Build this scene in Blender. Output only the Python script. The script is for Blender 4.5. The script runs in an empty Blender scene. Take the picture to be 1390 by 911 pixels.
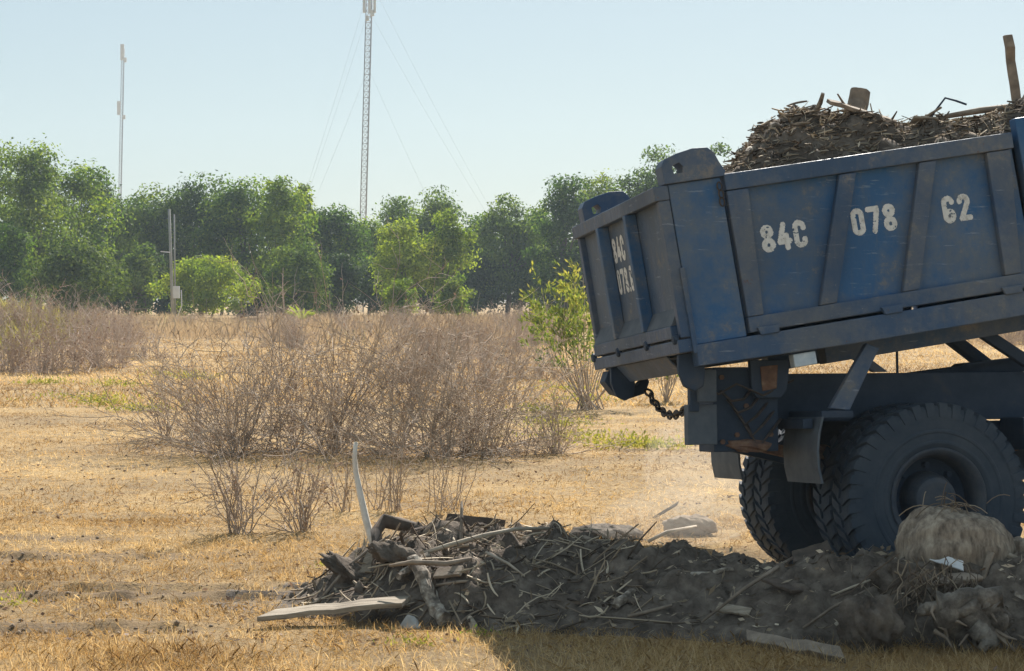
import bpy, bmesh, math
import numpy as np
from mathutils import Vector
R = math.radians
sc = bpy.context.scene
col = sc.collection

# ------------------------------------------------------------------ camera, sky, sun, exposure
EYE = 1.76
FPX, IW, IH, HZ = 2800.0, 1390.0, 911.0, 405.0
PITCH = math.atan((IH / 2 - HZ) / FPX)
cam_d = bpy.data.cameras.new('camera')
cam = bpy.data.objects.new('camera', cam_d); col.objects.link(cam)
cam.location = (0, 0, EYE)
cam.rotation_euler = (math.pi / 2 - PITCH, 0, 0)
cam_d.sensor_width = 36.0
cam_d.lens = FPX / IW * 36.0
cam_d.clip_start = 0.05; cam_d.clip_end = 4000
sc.camera = cam

SUN_XY = (0.30, 1.2)                       # towards the sun, per metre of height
SUN_EL = math.atan2(1.0, math.hypot(*SUN_XY))
SUN_AZ = math.atan2(SUN_XY[0], SUN_XY[1])  # from +Y towards +X
world = bpy.data.worlds.new('World'); sc.world = world; world.use_nodes = True
wn = world.node_tree.nodes; wl = world.node_tree.links
sky = wn.new('ShaderNodeTexSky'); sky.sky_type = 'NISHITA'; sky.sun_disc = False
sky.sun_elevation = SUN_EL; sky.sun_rotation = SUN_AZ
sky.air_density = 1.0; sky.dust_density = 0.6; sky.ozone_density = 1.4; sky.altitude = 0
bg = wn['Background']; bg.inputs['Strength'].default_value = 0.05
tin = wn.new('ShaderNodeMix'); tin.data_type = 'RGBA'; tin.inputs[0].default_value = .55
tin.inputs[7].default_value = (5.0, 6.2, 6.5, 1)      # even pale veil of a hazy day, the same all over the sky
wl.new(sky.outputs[0], tin.inputs[6]); wl.new(tin.outputs[2], bg.inputs['Color'])
sun_d = bpy.data.lights.new('sun', 'SUN'); sun_d.energy = 5.0; sun_d.angle = R(0.53)
sun_d.color = (1.0, 0.94, 0.86)
sun = bpy.data.objects.new('sun', sun_d); col.objects.link(sun)
sdir = Vector((SUN_XY[0], SUN_XY[1], 1.0)).normalized()
sun.rotation_euler = sdir.to_track_quat('Z', 'Y').to_euler()
sun.location = (10, 40, 60)
sc.view_settings.view_transform = 'Standard'
sc.view_settings.look = 'None'
sc.view_settings.exposure = 0.98
sc.view_settings.gamma = 1.0
sc.view_settings.use_curve_mapping = False

# ------------------------------------------------------------------ helpers: placing
def ray(px, py):
    x = (px - IW / 2) / FPX; z = (IH / 2 - py) / FPX
    c, s = math.cos(PITCH), math.sin(PITCH)
    return np.array([x, c + z * s, -s + z * c])
def at(px, py, Y):
    """world point seen at a spot of the photograph, at distance Y"""
    d = ray(px, py); d = d / d[1] * Y
    return np.array([d[0], d[1], d[2] + EYE])
def gnd(px, py, h=0.0):
    d = ray(px, py); t = (h - EYE) / d[2]
    return np.array([d[0] * t, d[1] * t, h])

# value noise
_rs = np.random.RandomState(5)
_T = _rs.rand(256, 256)
def vnoise(x, y):
    x = np.asarray(x, float); y = np.asarray(y, float)
    xi = np.floor(x).astype(int); yi = np.floor(y).astype(int)
    fx = x - xi; fy = y - yi
    fx = fx * fx * (3 - 2 * fx); fy = fy * fy * (3 - 2 * fy)
    g = lambda a, b: _T[a & 255, b & 255]
    return (g(xi, yi) * (1 - fx) + g(xi + 1, yi) * fx) * (1 - fy) + (g(xi, yi + 1) * (1 - fx) + g(xi + 1, yi + 1) * fx) * fy
def fbm(x, y, o=4):
    s = 0; a = 1; t = 0
    for k in range(o):
        s = s + a * vnoise(x * 2 ** k + 17.3 * k, y * 2 ** k + 9.1 * k); t += a; a *= .5
    return s / t - .5

# ------------------------------------------------------------------ helpers: meshes
def mesh_np(name, V, F, mat, parent=None, org=None, smooth=False, tint=None):
    """V (n,3) world, F (m,k) -> one mesh object, vertices kept relative to org"""
    V = np.asarray(V, np.float32); F = np.asarray(F, np.int32)
    if org is None: org = wloc(parent) if parent else np.zeros(3)
    org = np.asarray(org, float)
    me = bpy.data.meshes.new(name)
    n, (m, k) = len(V), F.shape
    me.vertices.add(n); me.vertices.foreach_set('co', (V - org.astype(np.float32)).ravel())
    me.loops.add(m * k); me.loops.foreach_set('vertex_index', F.ravel())
    me.polygons.add(m); me.polygons.foreach_set('loop_start', np.arange(0, m * k, k, dtype=np.int32))
    me.polygons.foreach_set('loop_total', np.full(m, k, np.int32))
    if smooth: me.polygons.foreach_set('use_smooth', np.ones(m, bool))
    if tint is not None:
        at_ = me.attributes.new('tint', 'FLOAT', 'POINT'); at_.data.foreach_set('value', np.asarray(tint, np.float32))
    me.update(); me.validate()
    me.materials.append(mat)
    return link(name, me, parent, org)
_W = {}
def wloc(o): return _W.get(o.name, np.array(o.location, float))
def link(name, me, parent, org):
    o = bpy.data.objects.new(name, me); col.objects.link(o)
    _W[o.name] = np.array(org, float)
    if parent: o.parent = parent; o.location = np.array(org) - wloc(parent)
    else: o.location = org
    return o
def empty(name, loc):
    o = bpy.data.objects.new(name, None); col.objects.link(o); o.location = loc
    o.empty_display_size = .2; _W[o.name] = np.array(loc, float); return o
def tag(o, label=None, cat=None, group=None, kind=None):
    for k, v in (('label', label), ('category', cat), ('group', group), ('kind', kind)):
        if v: o[k] = v
    return o
class MB:
    """collects polygons (world space) for one small mesh"""
    def __init__(s): s.v = []; s.f = []
    def add(s, V, F):
        b = len(s.v); s.v += [tuple(p) for p in V]; s.f += [tuple(i + b for i in q) for q in F]; return s
    def box(s, M, a0, a1, b0, b1, c0, c1):
        V = [M(a, b, c) for a in (a0, a1) for b in (b0, b1) for c in (c0, c1)]
        return s.add(V, [(0, 1, 3, 2), (4, 6, 7, 5), (0, 4, 5, 1), (2, 3, 7, 6), (0, 2, 6, 4), (1, 5, 7, 3)])
    def prism(s, M, poly, b0, b1):
        """polygon in (a,c), extruded along b"""
        n = len(poly)
        V = [M(a, b0, c) for a, c in poly] + [M(a, b1, c) for a, c in poly]
        return s.add(V, [tuple(range(n)), tuple(range(2 * n - 1, n - 1, -1))] + [(i, i + n, (i + 1) % n + n, (i + 1) % n) for i in range(n)])
    def lathe(s, C, ax, prof, n=32, cap=True):
        """prof: (radius, offset along ax)"""
        ax = np.array(ax, float); ax /= np.linalg.norm(ax)
        e = np.cross(ax, (0, 0, 1) if abs(ax[2]) < .9 else (1, 0, 0)); e /= np.linalg.norm(e); g = np.cross(ax, e)
        V = []; F = []
        for r, t in prof:
            for k in range(n):
                w = 2 * math.pi * k / n
                V.append(np.array(C) + ax * t + (e * math.cos(w) + g * math.sin(w)) * r)
        for i in range(len(prof) - 1):
            for k in range(n):
                F.append((i * n + k, i * n + (k + 1) % n, (i + 1) * n + (k + 1) % n, (i + 1) * n + k))
        if cap: F.append(tuple(range(n - 1, -1, -1))); F.append(tuple((len(prof) - 1) * n + k for k in range(n)))
        return s.add(V, F)
    def tube(s, pts, rad, n=8, rough=0, seed=0):
        pts = np.array(pts, float); rad = np.broadcast_to(rad, len(pts))
        V, F = tubes_np(pts[None], np.array(rad)[None], n)
        if rough:
            q = np.random.RandomState(seed); V = V + q.normal(0, rough, V.shape)
        s.add(V, F)
        m = len(pts); s.f.append(tuple(range(len(s.v) - n * m, len(s.v) - n * m + n))[::-1]); s.f.append(tuple(range(len(s.v) - n, len(s.v))))
        return s
    def build(s, name, mat, parent=None, org=None, smooth=False, bevel=0):
        if org is None: org = wloc(parent) if parent else np.mean(s.v, axis=0)
        org = np.array(org, float)
        me = bpy.data.meshes.new(name); me.from_pydata([tuple(np.array(p) - org) for p in s.v], [], s.f); me.update()
        bm = bmesh.new(); bm.from_mesh(me); bmesh.ops.recalc_face_normals(bm, faces=bm.faces); bm.to_mesh(me); bm.free()
        if smooth: me.polygons.foreach_set('use_smooth', np.ones(len(me.polygons), bool))
        me.materials.append(mat)
        o = link(name, me, parent, org)
        if bevel:
            b = o.modifiers.new('bevel', 'BEVEL'); b.width = bevel; b.segments = 2; b.limit_method = 'ANGLE'; b.angle_limit = R(35)
        return o
def tubes_np(P, Rr, k=3):
    """P (S,n,3) polylines, Rr (S,n) radii -> V, F(quads)"""
    P = np.asarray(P, float); S, n, _ = P.shape
    T = np.gradient(P, axis=1); T /= np.linalg.norm(T, axis=2, keepdims=True) + 1e-9
    Tm = P[:, -1:] - P[:, :1]; Tm = Tm / (np.linalg.norm(Tm, axis=2, keepdims=True) + 1e-9)
    up = np.where(np.abs(Tm[..., 2:3]) > .75, np.array([.9, .43, 0]), np.array([0, 0, 1.])) + 0 * T
    A = np.cross(T, up); A /= np.linalg.norm(A, axis=2, keepdims=True) + 1e-9
    B = np.cross(T, A)
    w = np.arange(k) * 2 * math.pi / k
    V = P[:, :, None, :] + Rr[:, :, None, None] * (A[:, :, None, :] * np.cos(w)[None, None, :, None] + B[:, :, None, :] * np.sin(w)[None, None, :, None])
    i = np.arange(S)[:, None, None] * n * k + np.arange(n - 1)[None, :, None] * k
    j = np.arange(k)[None, None, :]; j2 = (j + 1) % k
    F = np.stack([i + j, i + j2, i + k + j2, i + k + j], -1).reshape(-1, 4)
    return V.reshape(-1, 3), F
def leaves_np(C, D, L, Wd, rng, roll=None):
    """diamond leaves: C base (n,3), D direction (n,3), L length, Wd width"""
    n = len(C)
    D = D / (np.linalg.norm(D, axis=1, keepdims=True) + 1e-9)
    q = rng.normal(size=(n, 3)); s = np.cross(D, q); s /= np.linalg.norm(s, axis=1, keepdims=True) + 1e-9
    L = np.broadcast_to(L, n)[:, None]; Wd = np.broadcast_to(Wd, n)[:, None]
    V = np.stack([C, C + D * L * .5 + s * Wd * .5, C + D * L, C + D * L * .5 - s * Wd * .5], 1).reshape(-1, 3)
    return V, np.arange(4 * n).reshape(-1, 4)

# ------------------------------------------------------------------ materials
def newmat(name):
    m = bpy.data.materials.new(name); m.use_nodes = True
    nt = m.node_tree; return m, nt, nt.nodes['Principled BSDF']
def node(nt, t, **kw):
    n = nt.nodes.new(t)
    for k, v in kw.items(): setattr(n, k, v)
    return n
def ramp(nt, src, stops):
    r = node(nt, 'ShaderNodeValToRGB'); e = r.color_ramp.elements
    while len(e) < len(stops): e.new(.5)
    for q, (p, c) in zip(e, stops): q.position = p; q.color = (*c, 1)
    nt.links.new(src, r.inputs[0]); return r.outputs[0]
def noise(nt, scale, detail=5, rough=.6, vec=None, stretch=None):
    n = node(nt, 'ShaderNodeTexNoise'); n.inputs['Scale'].default_value = scale
    n.inputs['Detail'].default_value = detail; n.inputs['Roughness'].default_value = rough
    if vec is None:
        tc = node(nt, 'ShaderNodeTexCoord'); vec = tc.outputs['Object']
    if stretch:
        mp = node(nt, 'ShaderNodeMapping'); mp.inputs['Scale'].default_value = stretch
        nt.links.new(vec, mp.inputs['Vector']); vec = mp.outputs['Vector']
    nt.links.new(vec, n.inputs['Vector']); return n.outputs['Fac']
def mix(nt, fac, a, b):
    m = node(nt, 'ShaderNodeMix', data_type='RGBA')
    for sock, v in ((m.inputs['Factor'], fac), (m.inputs['A'], a), (m.inputs['B'], b)) if False else ((m.inputs[0], fac), (m.inputs[6], a), (m.inputs[7], b)):
        if isinstance(v, (int, float)): sock.default_value = v
        elif isinstance(v, tuple): sock.default_value = (*v, 1)
        else: nt.links.new(v, sock)
    return m.outputs[2]
def mrange(nt, v, a, b, c=0., d=1.):
    m = node(nt, 'ShaderNodeMapRange'); nt.links.new(v, m.inputs[0])
    for i, x in enumerate((a, b, c, d)): m.inputs[i + 1].default_value = x
    return m.outputs[0]
def bump(nt, p, h, dist=.01, strength=.6):
    b = node(nt, 'ShaderNodeBump'); b.inputs['Strength'].default_value = strength; b.inputs['Distance'].default_value = dist
    nt.links.new(h, b.inputs['Height']); nt.links.new(b.outputs[0], p.inputs['Normal'])
def rough_mat(name, stops, scale, rough=.85, bscale=None, bdist=.01, stretch=None, spec=.3, detail=6):
    m, nt, p = newmat(name)
    f = noise(nt, scale, detail, .65, stretch=stretch)
    nt.links.new(ramp(nt, f, stops), p.inputs['Base Color'])
    p.inputs['Roughness'].default_value = rough; p.inputs['Specular IOR Level'].default_value = spec
    if bscale: bump(nt, p, noise(nt, bscale, 6, .7, stretch=stretch), bdist)
    return m
def paint_mat(name, base, dustc, dust, rust=.1):
    m, nt, p = newmat(name)
    d1 = mrange(nt, noise(nt, 1.7, 9, .74), .62 - dust * .4, .74 - dust * .3)
    c = mix(nt, d1, base, dustc)
    fade = mrange(nt, noise(nt, .9, 3, .5), .42, .62, 0, .45); c = mix(nt, fade, c, tuple(x * .55 for x in base))
    streak = mrange(nt, noise(nt, 7, 6, .75, stretch=(2.2, 2.2, .16)), .54, .72, 0, .55)
    c = mix(nt, streak, c, tuple(x * .8 for x in dustc))
    scr = mrange(nt, noise(nt, 16, 6, .7, stretch=(.25, .25, 2.4)), .62, .67, 0, .65); c = mix(nt, scr, c, tuple(min(1, x * 1.5 + .03) for x in dustc))
    mud = mrange(nt, noise(nt, 3.4, 9, .78), .57, .68, 0, .75); c = mix(nt, mud, c, (.25, .22, .19))
    chip = mrange(nt, noise(nt, 34, 6, .7), .67, .70, 0, .7); c = mix(nt, chip, c, (.26, .25, .24))
    r = mrange(nt, noise(nt, 9, 9, .8), .69 - rust * .2, .74 - rust * .2, 0, .85)
    c = mix(nt, r, c, (.15, .07, .035))
    nt.links.new(c, p.inputs['Base Color'])
    nt.links.new(mrange(nt, d1, 0, 1, .45, .85), p.inputs['Roughness'])
    p.inputs['Specular IOR Level'].default_value = .3
    bump(nt, p, noise(nt, 3.2, 5, .6), .05, .45)
    return m
def leaf_mat(name, stops, trans=.35, tcol=(1.2, 1.25, .5)):
    m = bpy.data.materials.new(name); m.use_nodes = True; nt = m.node_tree
    nt.nodes.remove(nt.nodes['Principled BSDF'])
    a = node(nt, 'ShaderNodeAttribute', attribute_name='tint')
    c = ramp(nt, a.outputs['Fac'], stops)
    d = node(nt, 'ShaderNodeBsdfDiffuse'); nt.links.new(c, d.inputs[0])
    t = node(nt, 'ShaderNodeBsdfTranslucent')
    mm = node(nt, 'ShaderNodeMix', data_type='RGBA', blend_type='MULTIPLY'); mm.inputs[0].default_value = 1
    nt.links.new(c, mm.inputs[6]); mm.inputs[7].default_value = (*tcol, 1); nt.links.new(mm.outputs[2], t.inputs[0])
    x = node(nt, 'ShaderNodeMixShader'); x.inputs[0].default_value = trans
    nt.links.new(d.outputs[0], x.inputs[1]); nt.links.new(t.outputs[0], x.inputs[2])
    g = node(nt, 'ShaderNodeBsdfGlossy'); g.inputs['Roughness'].default_value = .6; g.inputs[0].default_value = (.8, .8, .8, 1)
    x2 = node(nt, 'ShaderNodeMixShader'); x2.inputs[0].default_value = .02
    nt.links.new(x.outputs[0], x2.inputs[1]); nt.links.new(g.outputs[0], x2.inputs[2])
    nt.links.new(x2.outputs[0], nt.nodes['Material Output'].inputs[0]); return m

M = {}
M['paint'] = paint_mat('blue_paint', (.032, .115, .265), (.14, .175, .225), .5)
M['frame_paint'] = paint_mat('dusty_blue_frame_paint', (.05, .095, .18), (.15, .17, .20), .5, .3)
M['tail_paint'] = paint_mat('dusty_bounce_grey_tailgate_paint', (.06, .105, .18), (.15, .175, .21), .5, .2)  # dusty, and greyed so the colour holds light bounced off the grass
M['chassis'] = rough_mat('dark_chassis_steel', [(.3, (.022, .04, .07)), (.6, (.04, .06, .095)), (.8, (.08, .08, .085))], 6, .7, 20, .004)
M['grey_plate'] = rough_mat('dusty_grey_plate', [(.3, (.07, .09, .115)), (.7, (.125, .145, .17))], 7, .75, 25, .003)
M['rust'] = rough_mat('rusty_steel', [(.3, (.09, .06, .05)), (.5, (.17, .10, .07)), (.75, (.26, .19, .13))], 14, .85, 30, .004)
M['rubber'] = rough_mat('dusty_veil_blue_rubber', [(.3, (.032, .048, .072)), (.7, (.065, .08, .10)), (.85, (.11, .115, .12))], 5, .8, 30, .003, spec=.25)  # random dust; the blue tint paints a veil of stray light over the tyres
M['rim'] = rough_mat('worn_rim_paint', [(.35, (.035, .05, .075)), (.7, (.085, .09, .10))], 8, .6, 30, .003)
M['white_paint'] = rough_mat('worn_white_stencil', [(.3, (.42, .42, .40)), (.5, (.68, .69, .68)), (.8, (.78, .79, .78))], 30, .7)
M['lamp'] = rough_mat('pale_lamp_lens', [(.3, (.35, .45, .55)), (.7, (.6, .68, .74))], 10, .25)
M['chain'] = rough_mat('dark_chain_steel', [(.3, (.03, .028, .028)), (.7, (.09, .07, .06))], 30, .6)
M['glass'] = rough_mat('dark_cab_glass', [(.3, (.02, .025, .03)), (.7, (.03, .035, .04))], 2, .08)
M['soil'] = rough_mat('dark_loose_soil', [(.30, (.055, .044, .037)), (.45, (.12, .098, .08)), (.58, (.19, .157, .127)), (.75, (.30, .25, .20))], 9, .95, 45, .03, spec=.1, detail=9)
M['clod'] = rough_mat('dry_soil_clod', [(.3, (.17, .125, .09)), (.7, (.34, .26, .185))], 12, .95)
M['wood_pale'] = rough_mat('weathered_pale_wood', [(.3, (.30, .25, .19)), (.55, (.47, .40, .31)), (.8, (.60, .53, .43))], 5, .85, 30, .004, stretch=(1, 1, 6))
M['bare_wood'] = rough_mat('brightened_bare_wood', [(.3, (.60, .54, .46)), (.7, (.82, .77, .69))], 9, .8, 40, .003)  # pale branch wood, brightened to put its sunlit look into the colour
M['wood_mid'] = rough_mat('dusty_plank_wood', [(.32, (.15, .12, .09)), (.5, (.30, .25, .19)), (.7, (.44, .38, .30))], 8, .9, 40, .006, stretch=(.4, 3, 3))
M['wood_grey'] = rough_mat('grey_weathered_wood', [(.3, (.14, .11, .085)), (.55, (.27, .215, .165)), (.8, (.42, .35, .275))], 9, .9, 35, .006)
M['wood_dark'] = rough_mat('dark_wet_wood', [(.3, (.05, .04, .032)), (.6, (.12, .09, .07)), (.85, (.22, .17, .13))], 9, .9, 35, .008)
M['white_wood'] = rough_mat('painted_white_board', [(.25, (.45, .45, .44)), (.5, (.68, .69, .70))], 12, .7)
M['bark_pale'] = rough_mat('patchy_grey_bark', [(.36, (.09, .075, .06)), (.5, (.24, .20, .16)), (.62, (.46, .41, .34))], 16, .9, 40, .008)
M['fibre'] = rough_mat('fibrous_trunk_bark', [(.34, (.12, .095, .075)), (.5, (.27, .22, .17)), (.66, (.43, .365, .285))], 20, .95, 30, .012, stretch=(1, 1, .22))
M['rootwood'] = rough_mat('gnarled_root_wood', [(.34, (.06, .05, .042)), (.5, (.17, .145, .12)), (.66, (.34, .30, .25))], 9, .9, 34, .035)
M['concrete'] = rough_mat('pale_concrete', [(.3, (.32, .31, .29)), (.7, (.52, .51, .48))], 14, .9, 40, .004)
M['steel_mast'] = rough_mat('galvanised_mast_steel', [(.3, (.28, .29, .31)), (.7, (.42, .43, .44))], 1.5, .6)
M['mast_white'] = rough_mat('white_antenna_panel', [(.3, (.6, .6, .6)), (.7, (.72, .72, .72))], 2, .5)
M['wire'] = rough_mat('guy_wire_steel', [(.3, (.42, .44, .46)), (.7, (.5, .52, .53))], 2, .5)
M['pole'] = rough_mat('grey_concrete_pole', [(.3, (.24, .24, .22)), (.7, (.38, .38, .35))], 2, .85)
M['bark'] = rough_mat('tree_bark', [(.3, (.08, .065, .05)), (.7, (.19, .16, .13))], 3, .9, 9, .03)
M['stem'] = rough_mat('dry_bush_stem', [(.3, (.28, .215, .165)), (.5, (.44, .355, .28)), (.75, (.64, .535, .43))], 2.3, .9)
M['stem_far'] = rough_mat('grey_dry_brush_stem', [(.3, (.33, .25, .20)), (.5, (.46, .36, .29)), (.75, (.58, .47, .38))], .9, .9)
M['stick'] = leaf_mat('straw_and_twig', [(0, (.055, .041, .031)), (.35, (.155, .118, .088)), (.7, (.37, .295, .21)), (1, (.62, .52, .39))], .05, (1, .9, .7))
M['dry_leaf'] = leaf_mat('dead_leaf', [(0, (.13, .09, .07)), (.5, (.30, .225, .18)), (1, (.46, .37, .30))], .2, (1, .8, .6))
M['straw'] = leaf_mat('dry_grass_blade', [(0, (.21, .135, .065)), (.35, (.40, .28, .13)), (.7, (.57, .435, .235)), (1, (.78, .66, .43))], .5, (1.1, .92, .65))
M['brush_grass'] = leaf_mat('tall_dry_grass_blade', [(0, (.33, .26, .20)), (.5, (.48, .39, .29)), (.85, (.58, .48, .36)), (1, (.48, .46, .28))], .4, (1.05, .9, .65))
M['green_grass'] = leaf_mat('yellow_green_grass_blade', [(0, (.24, .21, .10)), (.5, (.38, .34, .15)), (1, (.54, .45, .24))], .35)
M['weed'] = leaf_mat('weed_leaf', [(0, (.17, .19, .05)), (.5, (.34, .32, .09)), (1, (.50, .42, .15))], .35)
M['leaf_a'] = leaf_mat('mid_green_foliage', [(0, (.036, .078, .018)), (.5, (.105, .18, .03)), (1, (.29, .35, .05))], .50)
M['leaf_b'] = leaf_mat('grey_green_foliage', [(0, (.044, .08, .034)), (.5, (.12, .185, .044)), (1, (.28, .33, .07))], .48)
M['leaf_c'] = leaf_mat('bright_green_foliage', [(0, (.08, .135, .022)), (.5, (.20, .275, .04)), (1, (.37, .42, .065))], .48)
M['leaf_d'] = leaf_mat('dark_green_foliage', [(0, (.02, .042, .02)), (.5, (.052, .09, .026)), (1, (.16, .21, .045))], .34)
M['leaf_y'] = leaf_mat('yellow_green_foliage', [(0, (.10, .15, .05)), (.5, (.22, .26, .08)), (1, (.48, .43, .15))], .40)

# ------------------------------------------------------------------ terrain
TH, PH, RL = R(12.84), R(8.63), R(-4.86)       # truck heading, bed tip, lean
BO = np.array([1.0357, 11.824, EYE - .2885])   # lower near corner of the tailgate
def _frame(th, ph, rl):
    u = np.array([math.cos(th) * math.cos(ph), math.sin(th) * math.cos(ph), math.sin(ph)])
    v = np.array([-math.sin(th), math.cos(th), 0]); w = np.cross(u, v)
    return u, v * math.cos(rl) + w * math.sin(rl), w * math.cos(rl) - v * math.sin(rl)
_B = _frame(TH, PH, RL); _C = _frame(TH, 0, R(-3.5))
def bedM(a, b, c): return BO + a * _B[0] + b * _B[1] + c * _B[2]
def chaM(a, b, c): return BO + a * _C[0] + b * _C[1] + c * _C[2]

def terrain(x, y):
    x = np.asarray(x, float); y = np.asarray(y, float)
    z = .10 * fbm(x * .12, y * .12, 3) * np.clip((y - 8) / 12, 0, 1)
    near = np.exp(-np.clip(y - 20, 0, None) / 15)
    z = z + near * (.035 * fbm(x * 1.1, y * 1.1, 3) + .022 * fbm(x * 6, y * 6, 3))
    # tyre ruts across the left of the field
    for y0, sl, x1, dp in ((14.15, .02, -1.5, .025), (12.55, .03, -.9, .032), (12.15, .03, -.7, .028), (10.9, -.02, -1.4, .02)):
        yc = y0 + sl * x + .22 * fbm(x * .7 + y0 * 3, y0 + 0 * x, 3)
        wob = np.clip(.4 + 1.6 * (fbm(x * 1.7 + y0, y0 * 5 + 0 * x, 3) + .3), 0, 1.3)
        yc = yc + .12 * fbm(x * 4 + y0, y * 3, 3); wob = wob * np.clip(.2 + 2.5 * (vnoise(x * 6, y * 5) - .2), 0, 1.4)
        m = np.exp(-((y - yc) / .085) ** 2) * np.clip((x1 - x) / .5, 0, 1) * wob
        m2 = np.exp(-((y - yc - .16) / .07) ** 2) * np.clip((x1 - x) / .5, 0, 1)
        z = z - dp * m + .02 * m2 * wob
    # soft dip under the far rear wheels, low bank at the left edge of the field
    z = z - .12 * np.exp(-(((x - 2.0) / .9) ** 2 + ((y - 14.0) / .6) ** 2) ** 2)
    z = z + 1.15 * np.exp(-(((x + 16.4) / 3.4) ** 2 + ((y - 62) / 9.0) ** 2))
    z = z + .35 * np.clip((y - 55) / 40, 0, 1)
    return z
# debris heap: height above ground
def _lin(x, xs, ys): return np.interp(x, xs, ys)
def heap_h(x, y):
    x = np.asarray(x, float); y = np.asarray(y, float)
    top = _lin(x, [-1.32, -1.1, -.85, -.45, .1, 1, 1.7, 2.3, 3.0, 5.0, 6.2], [0, .08, .20, .33, .31, .25, .27, .36, .44, .40, 0])
    yf = _lin(x, [-1.6, -.6, 0, 1.0, 2.0, 3.0, 6], [11.6, 11.05, 10.75, 10.55, 10.30, 10.1, 9.9]) + .22 * fbm(x * 1.6, 3 + 0 * x, 3)
    yb = _lin(x, [-1.6, -.8, .4, 1.1, 1.6, 6], [12.4, 13.3, 13.6, 13.2, 12.05, 12.3]) + .2 * fbm(x * 1.3, 9 + 0 * x, 3)
    s = np.clip((y - yf) / np.maximum(yb - yf, .2), 0, 1)
    sh = np.where(s < .36, np.sin(np.clip(s / .36, 0, 1) * math.pi / 2) ** .9, np.cos(np.clip((s - .36) / .64, 0, 1) * math.pi / 2) ** 1.15)
    h = top * sh
    lum = fbm(x * 3.1, y * 3.1, 4) * .30 + np.abs(fbm(x * 9, y * 9, 3)) * .20 + .06 * fbm(x * 24, y * 24, 3)
    h = h * (1 + .5 * fbm(x * 1.2 + 7, y * 1.2, 2)) + lum * np.clip(h / .18, 0, 1)
    return np.where((s > 0) & (s < 1), np.maximum(h, 0), -.03)
def grow(lo, hi, step, far, rate=1.16):
    a = list(np.arange(lo, hi + 1e-6, step)); s = step
    while a[-1] < far[1]: s *= rate; a.append(a[-1] + s)
    s = step; b = []; p = lo
    while p > far[0]: s *= rate; p -= s; b.append(p)
    return np.array(b[::-1] + a)
gx = grow(-3.6, 3.6, .040, (-420, 420), 1.09); gy = grow(8.6, 17.0, .038, (-60, 620), 1.07)
X, Yg = np.meshgrid(gx, gy)
Z = terrain(X, Yg)
nx, ny = len(gx), len(gy)
ii = (np.arange(ny - 1)[:, None] * nx + np.arange(nx - 1)[None, :]).ravel()
def ground_mat():
    m, nt, p = newmat('dry_field_ground')
    tc = node(nt, 'ShaderNodeTexCoord'); v = tc.outputs['Object']
    c = ramp(nt, noise(nt, .55, 6, .65, v), [(.32, (.20, .135, .075)), (.45, (.33, .23, .125)), (.56, (.46, .305, .14)), (.70, (.51, .37, .19))])
    c = mix(nt, mrange(nt, noise(nt, 2.7, 6, .7, v), .44, .66, 0, .75), c, (.20, .14, .085))
    c = mix(nt, mrange(nt, noise(nt, 24, 5, .75, v), .42, .70, 0, .7), c, (.52, .385, .20))
    c = mix(nt, mrange(nt, noise(nt, 60, 4, .7, v), .56, .68, 0, .8), c, (.11, .075, .05))
    at_ = node(nt, 'ShaderNodeAttribute', attribute_name='tint')
    soil = ramp(nt, noise(nt, 30, 6, .75, v), [(.35, (.09, .062, .045)), (.6, (.21, .155, .11)), (.75, (.34, .26, .175))])
    mm = node(nt, 'ShaderNodeMath', operation='MULTIPLY'); nt.links.new(at_.outputs['Fac'], mm.inputs[0]); mm.inputs[1].default_value = .6
    c = mix(nt, mm.outputs[0], c, soil)
    nt.links.new(c, p.inputs['Base Color']); p.inputs['Roughness'].default_value = .95; p.inputs['Specular IOR Level'].default_value = .1
    bump(nt, p, noise(nt, 38, 6, .75, v), .03, .9)
    return m
M['ground'] = ground_mat()
def rut_mask(x, y):
    m = 0 * x
    for y0, sl, x1, wd in ((14.15, .02, -1.5, .30), (12.35, .03, -.6, .36), (10.95, -.02, -1.2, .22), (15.2, .05, -2.2, .2)):
        m = np.maximum(m, np.exp(-((y - y0 - sl * x - .5 * fbm(x * .8 + y0, y0 + 0 * x, 3)) / wd) ** 2) * np.clip((x1 - x) / .8, 0, 1))
    d = heap_h(x, y) ; near = np.clip(1 - np.hypot((x + .75) / 1.1, (y - 11.7) / .9), 0, 1) * 1.2
    return np.clip(np.maximum(m, near) * (1.15 + 2.6 * fbm(x * 3, y * 3, 4)), 0, 1)
g = mesh_np('ground', np.stack([X, Yg, Z], -1).reshape(-1, 3), np.stack([ii, ii + 1, ii + 1 + nx, ii + nx], -1), M['ground'], smooth=True, tint=rut_mask(X, Yg).ravel())
tag(g, 'dry straw coloured field with bare patches and tyre ruts', 'ground', kind='structure')

def surf(x, y): return terrain(x, y) + np.maximum(heap_h(x, y), 0)

# ------------------------------------------------------------------ the truck
truck = empty('dump_truck', (BO[0] + 1.5, BO[1] + 1.2, 0))
tag(truck, 'dusty blue dump truck tipping its loaded bed over the debris heap', 'truck')
BW, BL = 2.0, 2.62
def P_(name, mb, mat, parent=truck, **k):
    k.setdefault('bevel', .006); return mb.build(name, M[mat], parent, **k)
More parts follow.
